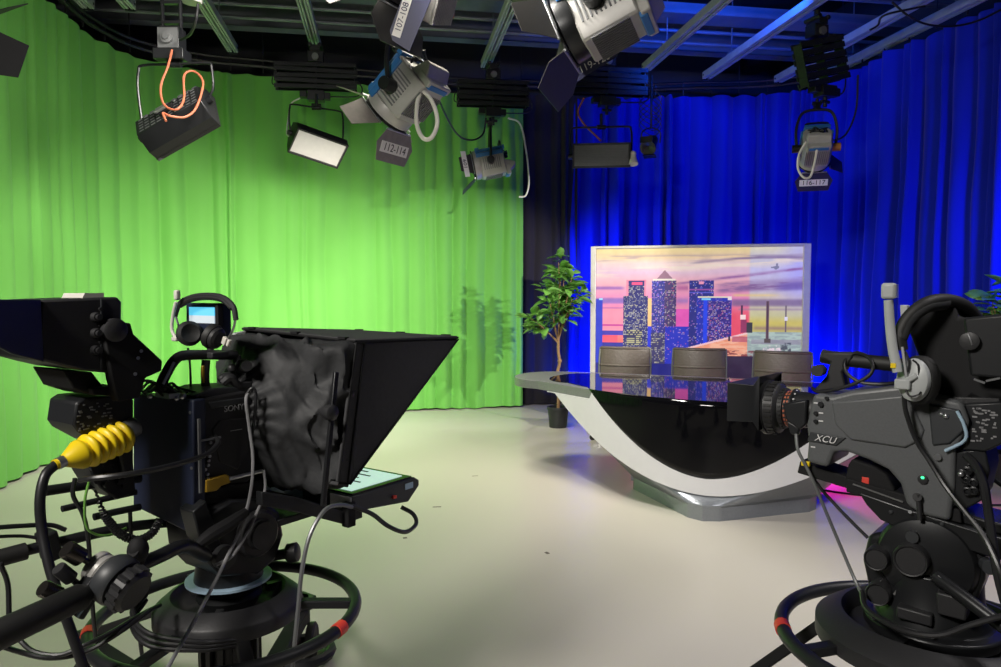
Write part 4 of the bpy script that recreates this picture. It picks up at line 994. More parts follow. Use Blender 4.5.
# viewfinder: hood, housing, arm
vf = g.mb(); g.slab(vf, [(41, 300), (118, 297), (122, 302), (122, 366), (108, 373), (84, 371), (62, 366), (44, 361), (40, 344)], .06, -.17); vh = vf.build('viewfinder', 'bodyblack', t, .005)
mb = g.mb()
a = [S(41, 300, .06), S(40, 344, .06), S(44, 361, .06)]; b_ = [S(-22, 300, .10), S(-22, 330, .10), S(-18, 338, .10), S(2, 351, .08), S(20, 357, .07)]
poly = [S(41, 299.5, .061), S(-26, 300, .13), S(-26, 328, .13), S(-5, 345, .11), S(12, 354, .09), S(44, 362, .061)]
mb.prism(poly, (-.012, 0, 0))
poly2 = [V((-.17 - (p.x - .06), p.y, p.z)) for p in poly]; mb.prism(poly2, (.012, 0, 0))
mb.prism([poly[0], poly[1], poly2[1], poly2[0]], (0, 0, -.006))
mb.build('viewfinder_hood', 'navy', t, .002)
mb = g.mb()
for k, y in enumerate((317, 333, 350)):
    c = S(95, y, .06); mb.cyl(c, c + V((.014, 0, 0)), .011, .009, 14); mb.cyl(c + V((.014, 0, 0)), c + V((.022, 0, 0)), .006)
    c = S(100, y - 8, .06); mb.cyl(c, c + V((.005, 0, 0)), .004, n=8)
mb.build('viewfinder_knob', 'bodyblack', vh)
g.mb().bar(S(101.5, 299, .062), S(101.5, 370, .062), .004, .003).build('edge_strip', 'bodygrey2', vh)
mb = g.mb(); g.slab(mb, [(85, 293), (104, 293), (104, 298), (82, 299)], .0, -.10); mb.build('tally_lamp', 'offwhite', vh)
mb = g.mb(); g.slab(mb, [(104, 336), (112, 322), (131, 323), (134, 334), (163, 361), (162, 371), (146, 378), (140, 398), (118, 402), (112, 380)], .075, .045); ar = mb.build('viewfinder_arm', 'matte', t, .004)
c = S(113, 330, .07); g.mb().lathe(c, (1, 0, 0), [(.026, 0), (.026, .014), (.02, .018), (0, .018)]).build('pivot_knob', 'bodyblack', ar)
mb = g.mb(); 
for px, py in ((141, 351), (138, 358), (135, 374)): c = S(px, py, .076); mb.cyl(c, c + V((.002, 0, 0)), .004, n=10)
mb.build('screw', 'steel', ar)
mb = g.mb(); g.slab(mb, [(63, 370), (92, 372), (104, 387), (96, 396), (74, 389)], .03, -.12); g.slab(mb, [(92, 388), (120, 386), (122, 392), (112, 396), (94, 395)], .05, -.12); mb.cyl(S(117, 372, -.08), S(115, 390, -.08), .008); mb.build('mount_plate', 'matte', t, .003)
# rear connector panel with small controls
mb = g.mb(); g.slab(mb, [(76, 403), (84, 398), (128, 394), (134, 400), (134, 470), (124, 474), (118, 450), (100, 444), (78, 432), (73, 425)], .0, -.13); pn = mb.build('control_panel', 'black', t, .005)
mb = g.mb(); rnd = random.Random(5)
for k in range(46):
    c = S(78 + rnd.random() * 34, 403 + rnd.random() * 28, .001); mb.box(c, (.002, .003 + .005 * rnd.random(), .003))
mb.build('panel_marking', 'grill', pn)
mb = g.mb(); g.slab(mb, [(84, 455), (132, 440), (136, 492), (118, 500), (100, 488), (92, 475)], -.03, -.13); mb.build('connector_block', 'black', t, .004)
mb = g.mb(); rnd = random.Random(6)
for k in range(24): c = S(92 + rnd.random() * 38, 458 + rnd.random() * 28, -.028); mb.cyl(c, c + V((.010, 0, 0)), .005 + .004 * rnd.random(), n=8)
mb.build('connector', 'metal_black', t)
c = S(124, 432, .0); g.mb().lathe(c, S(138, 424, .0) - c, [(.022, 0), (.024, .01), (.024, .03), (.018, .035), (0, .035)]).build('cable_port', 'grill', t)
# rods poking out backwards
for nm, px, r, rad in (('support_rod', [(45, 491), (93, 484), (140, 478)], -.08, .012), ('support_rod', [(62, 509), (100, 500), (136, 492)], -.05, .0075), ('support_rod', [(94, 517), (115, 512), (140, 507)], -.03, .0085)):
    rod(px, r, rad, nm, 'metal_black', t)

# yellow strain relief and thick cable
Y0_ = F.M @ S(124, 436, .0); Y1_ = F.M @ S(57, 464, .03)
tc_ = bpy.data.objects.new('camera_cable', None)
t = empty('camera_cable', Y0_, 0, 'thick black camera cable with bright yellow ribbed boot hanging from the left camera', 'cable')
dv = Y1_ - Y0_; L_ = dv.length; pr = [(.012, -.012), (.030, -.006)]
nR = 5; seg = L_ * .62 / nR
for k in range(nR): h0 = k * seg; pr += [(.036, h0 + seg * .12), (.039, h0 + seg * .35), (.037, h0 + seg * .6), (.027, h0 + seg * .78), (.027, h0 + seg * .95)]
pr += [(.034, L_ * .66), (.033, L_ * .70), (.016, L_ * .88), (.0115, L_ * .92), (.0115, L_ * 1.04)]
MB().lathe((0, 0, 0), dv, pr, 36).build('ribbed_boot', 'yellow', t, angle=60)['label'] = 'bright yellow ribbed rubber boot'
MB().lathe(dv * .90, dv, [(.013, 0), (.013, .016), (.012, .016)]).build('silver_band', 'steel', t)
MB().tube([dv * 1.02] + [F.M @ S(a, b, r) - Y0_ for a, b, r in ((45, 476, .04), (40, 500, .05), (42, 530, .06), (49, 565, .09), (60, 600, .12), (74, 640, .14), (90, 690, .16), (110, 780, .2))], .0105, 12, 6).build('cable_run', 'cable', t)

# teleprompter
t = g.thing('teleprompter', .80, 'large black fabric teleprompter hood on the left camera', 'teleprompter')
hoodp = [(356, 343), (458, 339), (349.5, 484), (338, 482)]
Pn = [S(a, b, .25) for a, b in hoodp]; Pf = [V((-.25, p.y, p.z + (.022 if i == 0 else .008 if i == 1 else 0))) for i, p in enumerate(Pn)]
mb = g.mb()
def sheet(q, n):  # panel with real thickness
    nn = (q[1] - q[0]).cross(q[2] - q[0]).normalized() * n; mb.prism(q, nn)
sheet(Pn, .012); sheet(Pf, -.012); sheet([Pn[0], Pn[1], Pf[1], Pf[0]], .010); sheet([Pn[2], Pn[3], Pf[3], Pf[2]], .01)
hd = mb.build('hood', 'hood', t, .003)
mb = g.mb(); mb.tube([Pn[0] + V((.002, 0, 0)), Pn[1] + V((.002, 0, 0)), Pn[2] + V((.002, 0, 0)), Pn[3] + V((.002, 0, 0))], .0035, 6, 0, True); mb.tube([S(365, 343, .253), S(348, 483, .253)], .0025, 6, 0)
mb.tube([Pn[0] + V((0, .0, .004)), Pf[0] + V((0, 0, .004))], .004, 6, 0).tube([Pn[1] + V((0, .0, .004)), Pf[1] + V((0, 0, .004))], .004, 6, 0); mb.build('seam_piping', 'matte', hd)
mb = g.mb()
for q in (.1, .5, .9):
    for X_, Y_ in ((Pn[1], Pf[1]), (Pn[0], Pf[0])): c = X_.lerp(Y_, q); mb.box(c + V((0, 0, .010)), (.03, .014, .006))
mb.build('hood_clip', 'matte', hd)
# mirror glass inside the hood, slanting
MB(Matrix.Translation((0, 0, -.80))).prism([V((-.22, .215, .96)), V((.22, .215, .96)), V((.22, .55, 1.29)), V((-.22, .55, 1.29))], (0, -.004, .004)).build('beam_splitter_glass', 'glass', t)
# fabric shroud between hood and lens
rows = []; nA, nK = 44, 180
fr0 = Pn[0]; zt_, zb_ = Pn[0].z, Pn[3].z + .0; yh = Pn[0].y
for j in range(nA + 1):
    k = j / nA; row = []
    e = 1 - k; n_exp = 2 + 34 * (1 - k) ** 3
    ee = max(0, 1 - k ** 3.2); hw = .245 * max(0, 1 - k ** 1.6) + .078 * k; zc = (zt_ + zb_) / 2 * (1 - k) + 1.125 * k
    if k < .5: zc += 0
    hh = ((zt_ - zb_) / 2 - .085) * ee + .085
    yy = yh + .01 - k * (.21)
    xc = -.03 * k
    for i in range(nK):
        a = 2 * PI * i / nK; c_, s_ = math.cos(a), math.sin(a)
        r_ = (abs(c_) ** n_exp + abs(s_) ** n_exp) ** (-1 / n_exp)
        x_ = xc + hw * c_ * r_; z_ = zc + hh * s_ * r_
        wr = math.sin(PI * min(1, k * 1.15)) 
        n1 = noise.noise(V((x_ * 6 + z_ * 4, k * 2.6 + 2, z_ * 9))); n2 = noise.noise(V((x_ * 13 + 7 + z_ * 6, k * 5, z_ * 10)))
        ridge = (1 - min(1, abs(n1) * 3.2)) ** 1.6 * .034 - .010 + (1 - min(1, abs(n2) * 3)) * .014
        gather = .009 * math.sin(a * 24 + 2 * n1) * max(0, k - .7) * 3
        sag = -.035 * wr * max(0, -s_) 
        off = (ridge * wr + gather)
        row.append(V((x_ + c_ * off, yy + n1 * .03 * wr, z_ + s_ * off * .9 + sag)))
    row.append(row[0]); rows.append(row)
# ring flips to a tucked sleeve
mb = g.mb(); rr = [[mb.v(p) for p in row[:-1]] for row in rows]; mb.skin(rr, caps=False); mb.build('lens_shroud', 'cloth', t, thick=.003, angle=60)
mb = g.mb(); mb.tube([V((-.03 + .078 * math.cos(a), yh - .20, 1.125 + .088 * math.sin(a))) for a in [2 * PI * k / 20 for k in range(20)]], .009, 8, 3, True); mb.build('elastic_hem', 'cloth', t)
mb = g.mb(); g.slab(mb, [(235, 333), (246, 331), (243, 352), (236, 362)], -.22, -.235); mb.build('edge_bracket', 'lightgrey', t, .002)
mb = g.mb(); mb.bar(S(336, 372, .262), S(323, 506, .262), .010, .014); fr = mb.build('support_bar', 'metal_black', t, .002)
c = S(327, 412, .266); g.mb().lathe(c, (1, 0, 0), [(.006, -.03), (.018, 0), (.020, .006), (.020, .022), (.014, .026), (0, .026)]).build('clamp_knob', 'bodyblack', fr)
# monitor
zM = .893; T0 = Matrix.Identity(4)
ya, yb = S(352, 496, .2).y, S(415, 478, .2).y; z1 = (S(352, 496, .2).z + S(415, 478, .2).z) / 2
mb = g.mb(); pf = [(ya, z1), (yb, z1), (yb + .02, z1 - .012), (yb + .02, z1 - .03), (yb - .03, z1 - .07), (ya, z1 - .045)]
mb.prism([(-.2, y, z) for y, z in pf], (.4, 0, 0)); mo = mb.build('monitor', 'bodygrey2', t, .004)
g.mb().box((0, (ya + yb) / 2, z1 + .002), (.385, (yb - ya) * .94, .006)).build('bezel', 'glass', mo)
M['screen1'] = mat('prompter_screen', (.3, .4, .36), .3, emit=(.62, .88, .78), estr=.75)
g.mb().box((0, (ya + yb) / 2, z1 + .006), (.34, (yb - ya) * .80, .002)).build('screen', 'screen1', mo)
mb = g.mb()
for k in range(5): mb.box((0.03 * (k % 2), ya + .07 + k * .035, z1 + .0075), (.22 - .03 * k, .008, .001))
mb.build('prompt_text_line', 'ink', mo)
g.mb().box((.201, ya + .235, z1 - .02), (.003, .035, .018)).build('label_plate', 'whiteplate', mo)
g.mb().box((-.1, ya - .001, z1 - .022), (.18, .003, .030)).build('rear_label', 'whiteplate', mo); g.mb().box((.155, ya - .001, z1 - .020), (.085, .003, .034)).build('rear_label', 'labelwhite', mo)
mb = g.mb(); g.slab(mb, [(262, 492), (300, 498), (345, 512), (352, 508), (357, 512), (356, 523), (346, 525), (300, 513), (262, 506)], .19, .165); g.slab(mb, [(262, 492), (300, 498), (345, 512), (352, 508), (357, 512), (356, 523), (346, 525), (300, 513), (262, 506)], -.165, -.19)
mb.box((0, ya + .03, z1 - .06), (.38, .04, .03)); mb.box((0, ya - .06, z1 - .05), (.20, .30, .02)); mb.build('tray_bracket', 'metal_black', t, .003)
g.mb().box((.19, ya - .004, z1 - .05), (.028, .03, .07)).build('cable_strap', 'matte', t, .003)
g.mb().box(S(394, 497, .203), (.01, .014, .008)).build('red_plug', 'red', mo)

# small monitor with headphones hanging over it
c = S(207, 345, -.03)
t = g.thing('preview_monitor', c.z - .0, 'small lit preview monitor on top of the left camera', 'monitor')
aM = c.y
def BK(px, py, da=0): return F.back(px, py, aM + da)
x0, x1_ = BK(186, 320).x, BK(222, 320).x; zt_, zb_ = BK(200, 303).z, BK(200, 336).z; zc = (zt_ + zb_) / 2
g.mb().box(((x0 + x1_) / 2, aM + .014, zc), (x1_ - x0, .028, zt_ - zb_)).build('housing', 'navy', t, .004)
M['screen2'] = mat('preview_screen', (.1, .2, .3), .3, emit=(.10, .55, .80), estr=1.1); M['screen3'] = mat('preview_screen_floor', (.3, .3, .3), .3, emit=(.50, .60, .66), estr=.9)
sx0, sx1 = BK(190, 318).x, BK(215, 318).x
g.mb().box(((sx0 + sx1) / 2, aM - .001, zt_ - .022), (sx1 - sx0, .003, .022)).build('screen_top', 'screen2', t); g.mb().box(((sx0 + sx1) / 2, aM - .001, zt_ - .043), (sx1 - sx0, .003, .020)).build('screen_bottom', 'screen3', t)
g.mb().box((x1_ - .004, aM - .006, zc), (.012, .012, zt_ - zb_)).build('sunshade', 'matte', t)
mb = g.mb()
for k in range(5): mb.box((sx0 + .012 + k * .009, aM - .002, zb_ + .014), (.005, .004, .004))
mb.build('button', 'inkwhite', t)
mb = g.mb(); mb.cyl((c.x, aM + .01, c.z - .02), (c.x, aM + .01, zb_ + .004), .009); mb.box((c.x, aM + .01, c.z - .025), (.09, .05, .016)); mb.build('swivel_mount', 'bodyblack', t, .003)

t = g.thing('headset', zt_, 'black headphones with white boom microphone hung over small preview monitor', 'headset')
da = -.03
arc = [BK(a, b, da) for a, b in ((184, 345), (177, 330), (175, 316), (180, 303), (192, 297), (206, 295), (222, 297), (233, 306), (236, 320), (232, 336), (226, 345))]
g.mb().tube(arc[2:9], .0065, 10, 5).build('headband', 'bodyblack', t)
g.mb().tube([p + V((0, .0, -.006)) for p in arc[3:8]], .0075, 10, 5).build('band_pad', 'rubber', t)
mb = g.mb(); mb.tube([BK(175, 314, da), BK(180, 330, da), BK(184, 342, da)], .003).tube([BK(236, 318, da), BK(232, 332, da), BK(225, 342, da)], .003); mb.build('slider', 'steel', t)
for px, py, s_ in ((188, 334, 1), (216, 338, -1)):
    cc = BK(px, py, da); d = V((s_ * .9, -.25, .15 if s_ > 0 else .35)).normalized()
    cup = g.mb().lathe(cc - d * .012, d, [(.0, 0), (.020, .0), (.027, .005), (.029, .012), (.027, .016), (0, .016)]).build('ear_cup', 'bodyblack', t)
    g.mb().lathe(cc + d * .003, d, [(.014, 0), (.030, .0), (.033, .006), (.032, .016), (.024, .02), (.016, .016), (0, .012)]).build('ear_cushion', 'rubber', cup)
mb = g.mb(); mb.tube([BK(177, 340, da - .02), BK(172, 330, da - .02), BK(173, 315, da - .02), BK(176, 302, da - .02)], .0045, 10, 5); bm_ = mb.build('boom_arm', 'offwhite', t, .001)
g.mb().box(BK(177, 295, da - .02), (.014, .014, .026)).build('microphone', 'offwhite', bm_, .004); g.mb().box(BK(176, 339, da - .02), (.022, .016, .012)).build('boom_joint', 'offwhite', t, .003)
g.mb().box(BK(225, 341, da - .025), (.014, .01, .02), Euler((0, .5, 0))).box(BK(229, 343, da - .025), (.008, .01, .018), Euler((0, .5, 0))).build('cup_badge', 'offwhite', t, .002)

def rc(pts, r, label, m='cable', gg=None, **k):
    gg = gg or g; return cable([gg.W(gg.F.side(a, b, c)) for a, b, c in pts], r, label, m, **k)
rc([(188, 348, -.06), (190, 365, -.06), (191, 392, -.05)], .003, 'thin headphone lead dropping from small preview monitor behind the carry handle')
rc([(214, 436, .07), (218, 443, .09), (205, 455, .11), (170, 466, .13), (130, 474, .14), (95, 478, .1), (80, 480, .05)], .0065, 'black braided cable running across the navy rear box')
rc([(250, 392, .07), (246, 400, .09), (249, 425, .09), (253, 460, .10), (250, 495, .11), (240, 530, .12), (228, 555, .14), (216, 580, .16), (195, 620, .22), (168, 667, .30), (150, 700, .34)], .0045, 'long grey-white cable dropping from left camera shroud past the pedestal tray', 'inkgrey')
rc([(264, 470, .1), (265, 490, .11), (258, 510, .12), (246, 535, .13), (232, 556, .14), (216, 565, .12)], .0042, 'second grey cable curving down beside the long grey-white cable', 'inkgrey')
rc([(246, 395, .075), (252, 388, .085), (256, 395, .09), (254, 420, .09), (251, 440, .09), (249, 425, .08), (248, 405, .07)], .004, 'thin black cable loop tied at the shroud of left camera')
base_ = catmull([S(a, b, c) for a, b, c in ((95, 490, 0), (103, 512, .0), (112, 525, .02), (122, 535, .03), (138, 540, .03), (152, 533, .02), (160, 520, .0))], 40)
hx_ = []
for i_ in range(len(base_) - 1):
    d_ = (base_[i_ + 1] - base_[i_]).normalized(); u_ = d_.cross(V((1, 0, 0))).normalized(); a_ = i_ * .95; q_ = min(1, i_ / 60); hx_.append(g.W(base_[i_] + (V((1, 0, 0)) * math.cos(a_) + u_ * math.sin(a_)) * .0085 * q_))
cable(hx_, .0028, 'coiled black cable looping under the navy rear box', sm=0, n=6)
cable([g.W(S(352, 507, .23)), g.W(S(340, 505, .24)), g.W(S(325, 510, .25)), g.W(S(310, 535, .25)), g.W(S(302, 570, .25)), g.W(S(298, 610, .25)), g.W(S(294, 650, .25)), g.W(S(290, 700, .25)), g.W(S(280, 800, .22))], .0055, 'grey cable dropping from prompter tray past the pedestal ring', 'grill')
cable([g.W(S(352, 506, .22)), g.W(S(372, 514, .25)), g.W(S(388, 526, .28)), g.W(S(405, 532, .28)), g.W(S(416, 524, .26)), g.W(S(413, 514, .24)), g.W(S(401, 507, .21))], .0065, 'black cable loop hanging in front of the prompter monitor')
rc([(89, 482, 0), (85, 500, 0), (86, 525, .0), (95, 534, .0), (110, 535, 0), (126, 528, -.02)], .003, 'thin green cable looping behind support rods', 'leaf')
rc([(75, 478, -.02), (73, 495, -.02), (82, 512, -.02), (87, 530, -.02), (90, 560, -.02), (92, 600, -.02), (96, 640, -.04)], .005, 'thin black cable hanging straight below the control panel')
rc([(-10, 528, -.15), (20, 526, -.15), (50, 525, -.15), (66, 530, -.14)], .0055, 'black cable arching over far pan bar')
rc([(-10, 537, -.15), (20, 536, -.15), (38, 538, -.14)], .004, 'thinner black cable beside far pan bar')
rc([(0, 563, -.1), (8, 585, -.1), (10, 625, -.08), (20, 640, -.05), (35, 652, 0), (60, 655, .05), (85, 645, .08), (110, 633, .08), (140, 615, .06), (160, 605, .02)], .0055, 'black cable sweeping under the foam grip')
rc([(-10, 642, .0), (20, 652, .0), (50, 658, .04), (85, 652, .06), (120, 632, .08), (150, 610, .06)], .0055, 'lower black cable sweeping along the bottom left')
rc([(130, 510, -.05), (131, 540, -.05), (130, 570, -.04), (132, 600, -.02), (140, 640, .0), (146, 690, .0)], .005, 'straight black cable hanging behind zoom control')
for k, lab in enumerate(('upper black cable of the coil hung under left tray', 'middle black cable of the coil hung under left tray', 'lowest black cable of the coil hung under left tray')):
    rc([(146, 590 + k * 5, -.1), (132, 612 + k * 6, -.05), (150, 634 + k * 6, .05), (200, 642 + k * 4, .14), (235, 640 + k * 3, .16)], .006, lab)

# ------------------------------------------------------------------ rig 2 (right)
g2 = g = Rig(.98, 1.6, R(48.6)); F = g.F; S = F.side
pedestal(g, .243, .318, .665, .705, 'black camera pedestal with wide tray under the right camera', [(1.5, 2.0), (.60, 2.1), (.9, 1.0)], local_angle(g, 806, 652, .665), [local_angle(g, 787, 628, .665)], plate=False, bowl=.72)
# tray inner fittings
t = g.thing('pan_tilt_head', .70, 'black fluid head with round drag dials on the right pedestal', 'camera head')
mb = g.mb(); mb.lathe((0, 0, .695), (0, 0, 1), [(.135, 0), (.14, .008), (.14, .028), (.115, .032), (.105, .07), (.10, .08), (.095, .15)], 40)
c = S(925, 562, -.07)
mb.lathe(V((-.075, c.y, c.z)), (1, 0, 0), [(.06, -.01), (.092, .0), (.10, .012), (.10, .138), (.092, .15), (.06, .16)], 48); mb.build('body', 'metal_black', t, .004)
mb = g.mb(); g.slab(mb, [(868, 535), (895, 530), (935, 538), (985, 552), (985, 580), (975, 605), (940, 618), (895, 612), (868, 590), (862, 560)], -.06, .09); mb.build('side_casting', 'metal_black', t, .012, 3)
for px, py, r_, L in ((876, 559, .026, .05), (911, 560, .036, .055), (877, 595, .026, .045)):
    c = S(px, py, -.10); g.mb().lathe(V((c.x + .05, c.y, c.z)), (-1, 0, 0), [(r_, 0), (r_, L), (r_ * .92, L + .005), (r_ * .85, L + .004), (r_ * .8, L + .001), (0, L + .001)], 36).build('drag_dial', 'bodyblack', t)
mb = g.mb()
for px, py in ((889, 552), (880, 612 - 28), (898, 590)): c = S(px, py, -.07); mb.box(c, (.02, .006, .022), Euler((.5, 0, 0)))
for px, py in ((873, 616), (931, 635)): c = F.flat(px, py, .735); mb.cyl(c, c + V((-.008, -.004, 0)), .005, n=10)
mb.build('screw', 'steel', t)
mb = g.mb(); g.slab(mb, [(858, 492), (866, 505), (880, 520), (905, 532), (985, 556), (1020, 566), (1020, 545), (975, 530), (905, 508)], -.07, .09); g.slab(mb, [(848, 480), (848, 490), (900, 506), (985, 530), (1010, 538), (1010, 526), (985, 520), (900, 492)], -.05, .07)
tp_ = mb.build('tilt_plate', 'metal_black', t, .004)
c = S(914, 535, -.075); g.mb().cyl(c, c + V((-.02, 0, 0)), .013).build('plate_screw', 'bodygrey2', tp_)
g.mb().cyl(S(985, 563, -.05), S(990, 568, -.09), .014).build('plate_screw', 'bodygrey2', tp_)
for px, py in ((891, 512), (924, 523), (942, 524)): g.mb().ball(S(px, py, -.071), .005, n=8).build('plate_screw', 'bodygrey2', tp_)
mb = g.mb(); g.slab(mb, [(936, 592), (968, 600), (966, 622), (936, 614)], -.115, -.06); g.slab(mb, [(896, 606), (932, 616), (932, 628), (896, 618)], -.12, -.06); mb.build('control_block', 'bodyblack', t, .004)
mb = g.mb(); mb.tube([S(936, 577, -.1), S(965, 598, -.13), S(1010, 632, -.16), S(1060, 668, -.18)], .014, 12, 4); pbar = mb.build('pan_bar', 'metal_black', t)
mb = g.mb(); mb.bar(S(938, 576, -.112), S(956, 590, -.125), .003, .004).bar(S(976, 612, -.15), S(1003, 627, -.158), .003, .005); mb.build('bar_highlight_strip', 'steel', pbar)
# camera
t = g.thing('studio_camera', .93, 'dark grey studio camera with long zoom lens on the right pedestal', 'television camera')
r0, r1 = -.08, .08
body = [(813, 394), (832, 396), (852, 391), (905, 385), (925, 393), (962, 402), (970, 424), (956, 450), (955, 486), (950, 522), (920, 515), (906, 505), (900, 484), (888, 470), (868, 460), (846, 452), (834, 452), (828, 468), (806, 462), (808, 440), (806, 425)]
mb = g.mb(); g.slab(mb, body, r0, r1); bd = mb.build('body', 'bodygrey', t, .010, 4)
mb = g.mb(); g.slab(mb, [(831, 402), (905, 395), (909, 398), (924, 430), (921, 440), (905, 448), (850, 440), (835, 425)], r0 - .006, r0 + .01); mb.build('side_door', 'bodygrey', bd, .005, 3)
mb = g.mb(); g.slab(mb, [(928, 404), (960, 410), (965, 430), (950, 444), (932, 446)], r0 - .005, r0 + .01); mb.build('rear_door', 'bodygrey2', bd, .004)
mb = g.mb(); mb.tube([S(957, 411, r0 - .008), S(964, 425, r0 - .008), S(965, 440, r0 - .008), S(945, 451, r0 - .008)], .0035, 8, 4); mb.build('door_latch_rim', 'whiteplate', bd)
mb = g.mb(); g.slab(mb, [(810, 432), (846, 438), (836, 446), (807, 441)], r0 - .004, r0 + .01); nm = mb.build('name_plate', 'bodygrey2', bd, .002)
A_, B_ = S(812, 437, r0 - .0055), S(838, 441.5, r0 - .0055)
T = face_m((A_ + B_) / 2, B_ - A_, (0, 0, 1)); text('lettering', 'XCU', .022, g.TL(T), 'inkwhite', nm, shear=.35)
mb = g.mb(); g.slab(mb, [(848, 465), (852, 459), (872, 466), (886, 474), (894, 488), (896, 500), (870, 492), (845, 480)], r0 + .02, r1 - .02); mb.build('shoulder_pad', 'matte', bd, .004)
mb = g.mb()
for px, py, q in ((821, 404, .006), (827, 398, .004), (816, 413, .0045), (816, 421, .0045)): c = S(px, py, r0 - .001); mb.cyl(c, c + V((-.006, 0, 0)), q, n=12)
for px, py in ((952, 428 + 23), (938, 452)): pass
mb.build('front_knob', 'black', bd)
mb = g.mb()
for px, py in ((816, 403), (821, 413), (821, 421), (813, 447)): c = S(px, py, r0 - .001); mb.box(c, (.001, .010, .003))
mb.build('printed_mark', 'inkwhite', bd)
c = S(923, 479, r0 - .001); g.mb().lathe(c, (-1, 0, 0), [(.010, 0), (.010, .004), (.007, .005), (0, .005)]).build('status_ring', 'bodyblack', bd); g.mb().ball(c + V((-.005, 0, .004)), .0035, n=8).build('status_light', 'greenled', bd)
mb = g.mb(); c = S(946, 416, r0 - .006); mb.ball(c, .006).ball(S(941, 414, r0 - .006), .004); c = S(938, 457, r0 - .004); mb.cyl(c, c + V((-.004, 0, 0)), .007).ball(S(961, 474, r0 - .01), .006); mb.build('screw', 'steel', bd)
# rear adaptor with connectors
mb = g.mb(); g.slab(mb, [(956, 452), (985, 448), (990, 470), (983, 500), (965, 510), (952, 505)], r0 + .01, r1 - .01); g.slab(mb, [(964, 404), (1003, 402), (1003, 444), (985, 452), (962, 450), (972, 424)], r0 + .005, r1); ra_ = mb.build('rear_adaptor', 'black', t, .004)
mb = g.mb(); rnd = random.Random(8)
for k in range(42): c = S(972 + rnd.random() * 24, 408 + rnd.random() * 34, r0 + .004); mb.box(c, (.003, .003 + .006 * rnd.random(), .003))
mb.build('panel_marking', 'inkgrey', ra_)
mb = g.mb()
for k in range(9): c = S(958 + rnd.random() * 22, 466 + rnd.random() * 34, r0 + .006); mb.lathe(c, (-1, 0, 0), [(.009, 0), (.009, .008), (.006, .009), (.004, .004), (0, .004)], 14)
mb.build('connector', 'metal_black', ra_)
# lens
c1 = S(808, 408, 0); c0 = S(771, 403, 0); ax = (c0 - c1); ax = V((0, 1, -.02)).normalized(); cl = S(806, 410, 0)
Lp = S(770, 404, 0).y - cl.y
prof = [(.040, -.03), (.045, 0), (.045, .02), (.052, .025), (.052, Lp * .30), (.046, Lp * .32), (.044, Lp * .48), (.050, Lp * .50), (.050, Lp * .62), (.060, Lp * .66), (.064, Lp * .70), (.066, Lp * .95), (.070, Lp * .97), (.070, Lp * 1.08), (.06, Lp * 1.08), (.055, Lp * 1.06), (0, Lp * 1.05)]
ln = g.mb().lathe(cl, ax, prof, 44).build('zoom_lens', 'bodyblack', t, angle=30)
ma = axis_m(cl, ax); mb = g.mb()
for k in range(30):
    a = 2 * PI * k / 30; rm_ = ma @ Matrix.Rotation(a, 4, 'Z'); mb.box(rm_ @ V((.0655, 0, Lp * .82)), (.005, .006, Lp * .2), rm_.to_3x3())
    mb.box(rm_ @ V((.0505, 0, Lp * .56)), (.004, .004, Lp * .08), rm_.to_3x3())
mb.build('focus_ring_ridge', 'rubber', ln)
mb = g.mb(); rnd = random.Random(3)
for row, hh in ((0, .36), (1, .44)):
    for k in range(24): a = 2 * PI * k / 24; rm_ = ma @ Matrix.Rotation(a, 4, 'Z'); mb.box(rm_ @ V((.046 - row * .0008, 0, Lp * hh)), (.001, .0045 + .003 * rnd.random(), .004), rm_.to_3x3())
mb.build('scale_mark', 'orange', ln)
mb = g.mb(); 
for k in range(20): a = 2 * PI * k / 20; rm_ = ma @ Matrix.Rotation(a, 4, 'Z'); mb.box(rm_ @ V((.0525, 0, Lp * .18)), (.001, .004, .004), rm_.to_3x3())
mb.build('scale_dot', 'inkwhite', ln)
mb = g.mb(); g.slab(mb, [(782, 404), (806, 400), (806, 424), (800, 430), (786, 420)], -.056, -.03); g.slab(mb, [(786, 420), (800, 428), (797, 436), (790, 434)], -.05, -.03); mb.build('lens_grip', 'black', ln, .004)
hx = S(770, 403, -.09); hy0, hy1 = cl.y + Lp * .99, S(727.5, 403, -.095).y
hz0, hz1 = S(733, 383, -.09).z, S(733, 421, -.09).z
mb = g.mb(); zc_, zh = (hz0 + hz1) / 2, (hz0 - hz1) / 2
mb.skin([[mb.v((sx * hw, y, zc_ + sz * hz)) for sx, sz in ((-1, -1), (1, -1), (1, 1), (-1, 1))] for y, hw, hz in ((hy0, .075, .068), (hy0 + .012, .082, zh * .95), (hy1, .096, zh), (hy1, .090, zh * .93), (hy0 + .016, .074, zh * .85), (hy0 + .010, .06, .06))], caps=False)
mb.build('lens_hood', 'black', t, .006, 3, thick=.002)
# handle
mb = g.mb(); mb.tube([S(822, 356, .0), S(832, 358, .0), S(860, 361, .0), (S(890, 364, .0)), S(915, 368, 0)], .017, 14, 4)
mb.build('carry_handle', 'rubber', t)
mb = g.mb(); g.slab(mb, [(821, 352), (852, 353), (852, 358), (842, 372), (846, 388), (812, 392), (826, 376), (830, 362), (821, 358)], -.02, .025); hs = mb.build('handle_post', 'bodyblack', t, .004); mb = g.mb(); g.slab(mb, [(905, 372), (925, 372), (930, 392), (903, 388)], -.03, .03); mb.build('handle_post', 'bodyblack', t, .004)
c = S(821, 370, -.02); g.mb().cyl(c, c + V((-.03, 0, 0)), .014).build('mount_knob', 'bodyblack', hs)
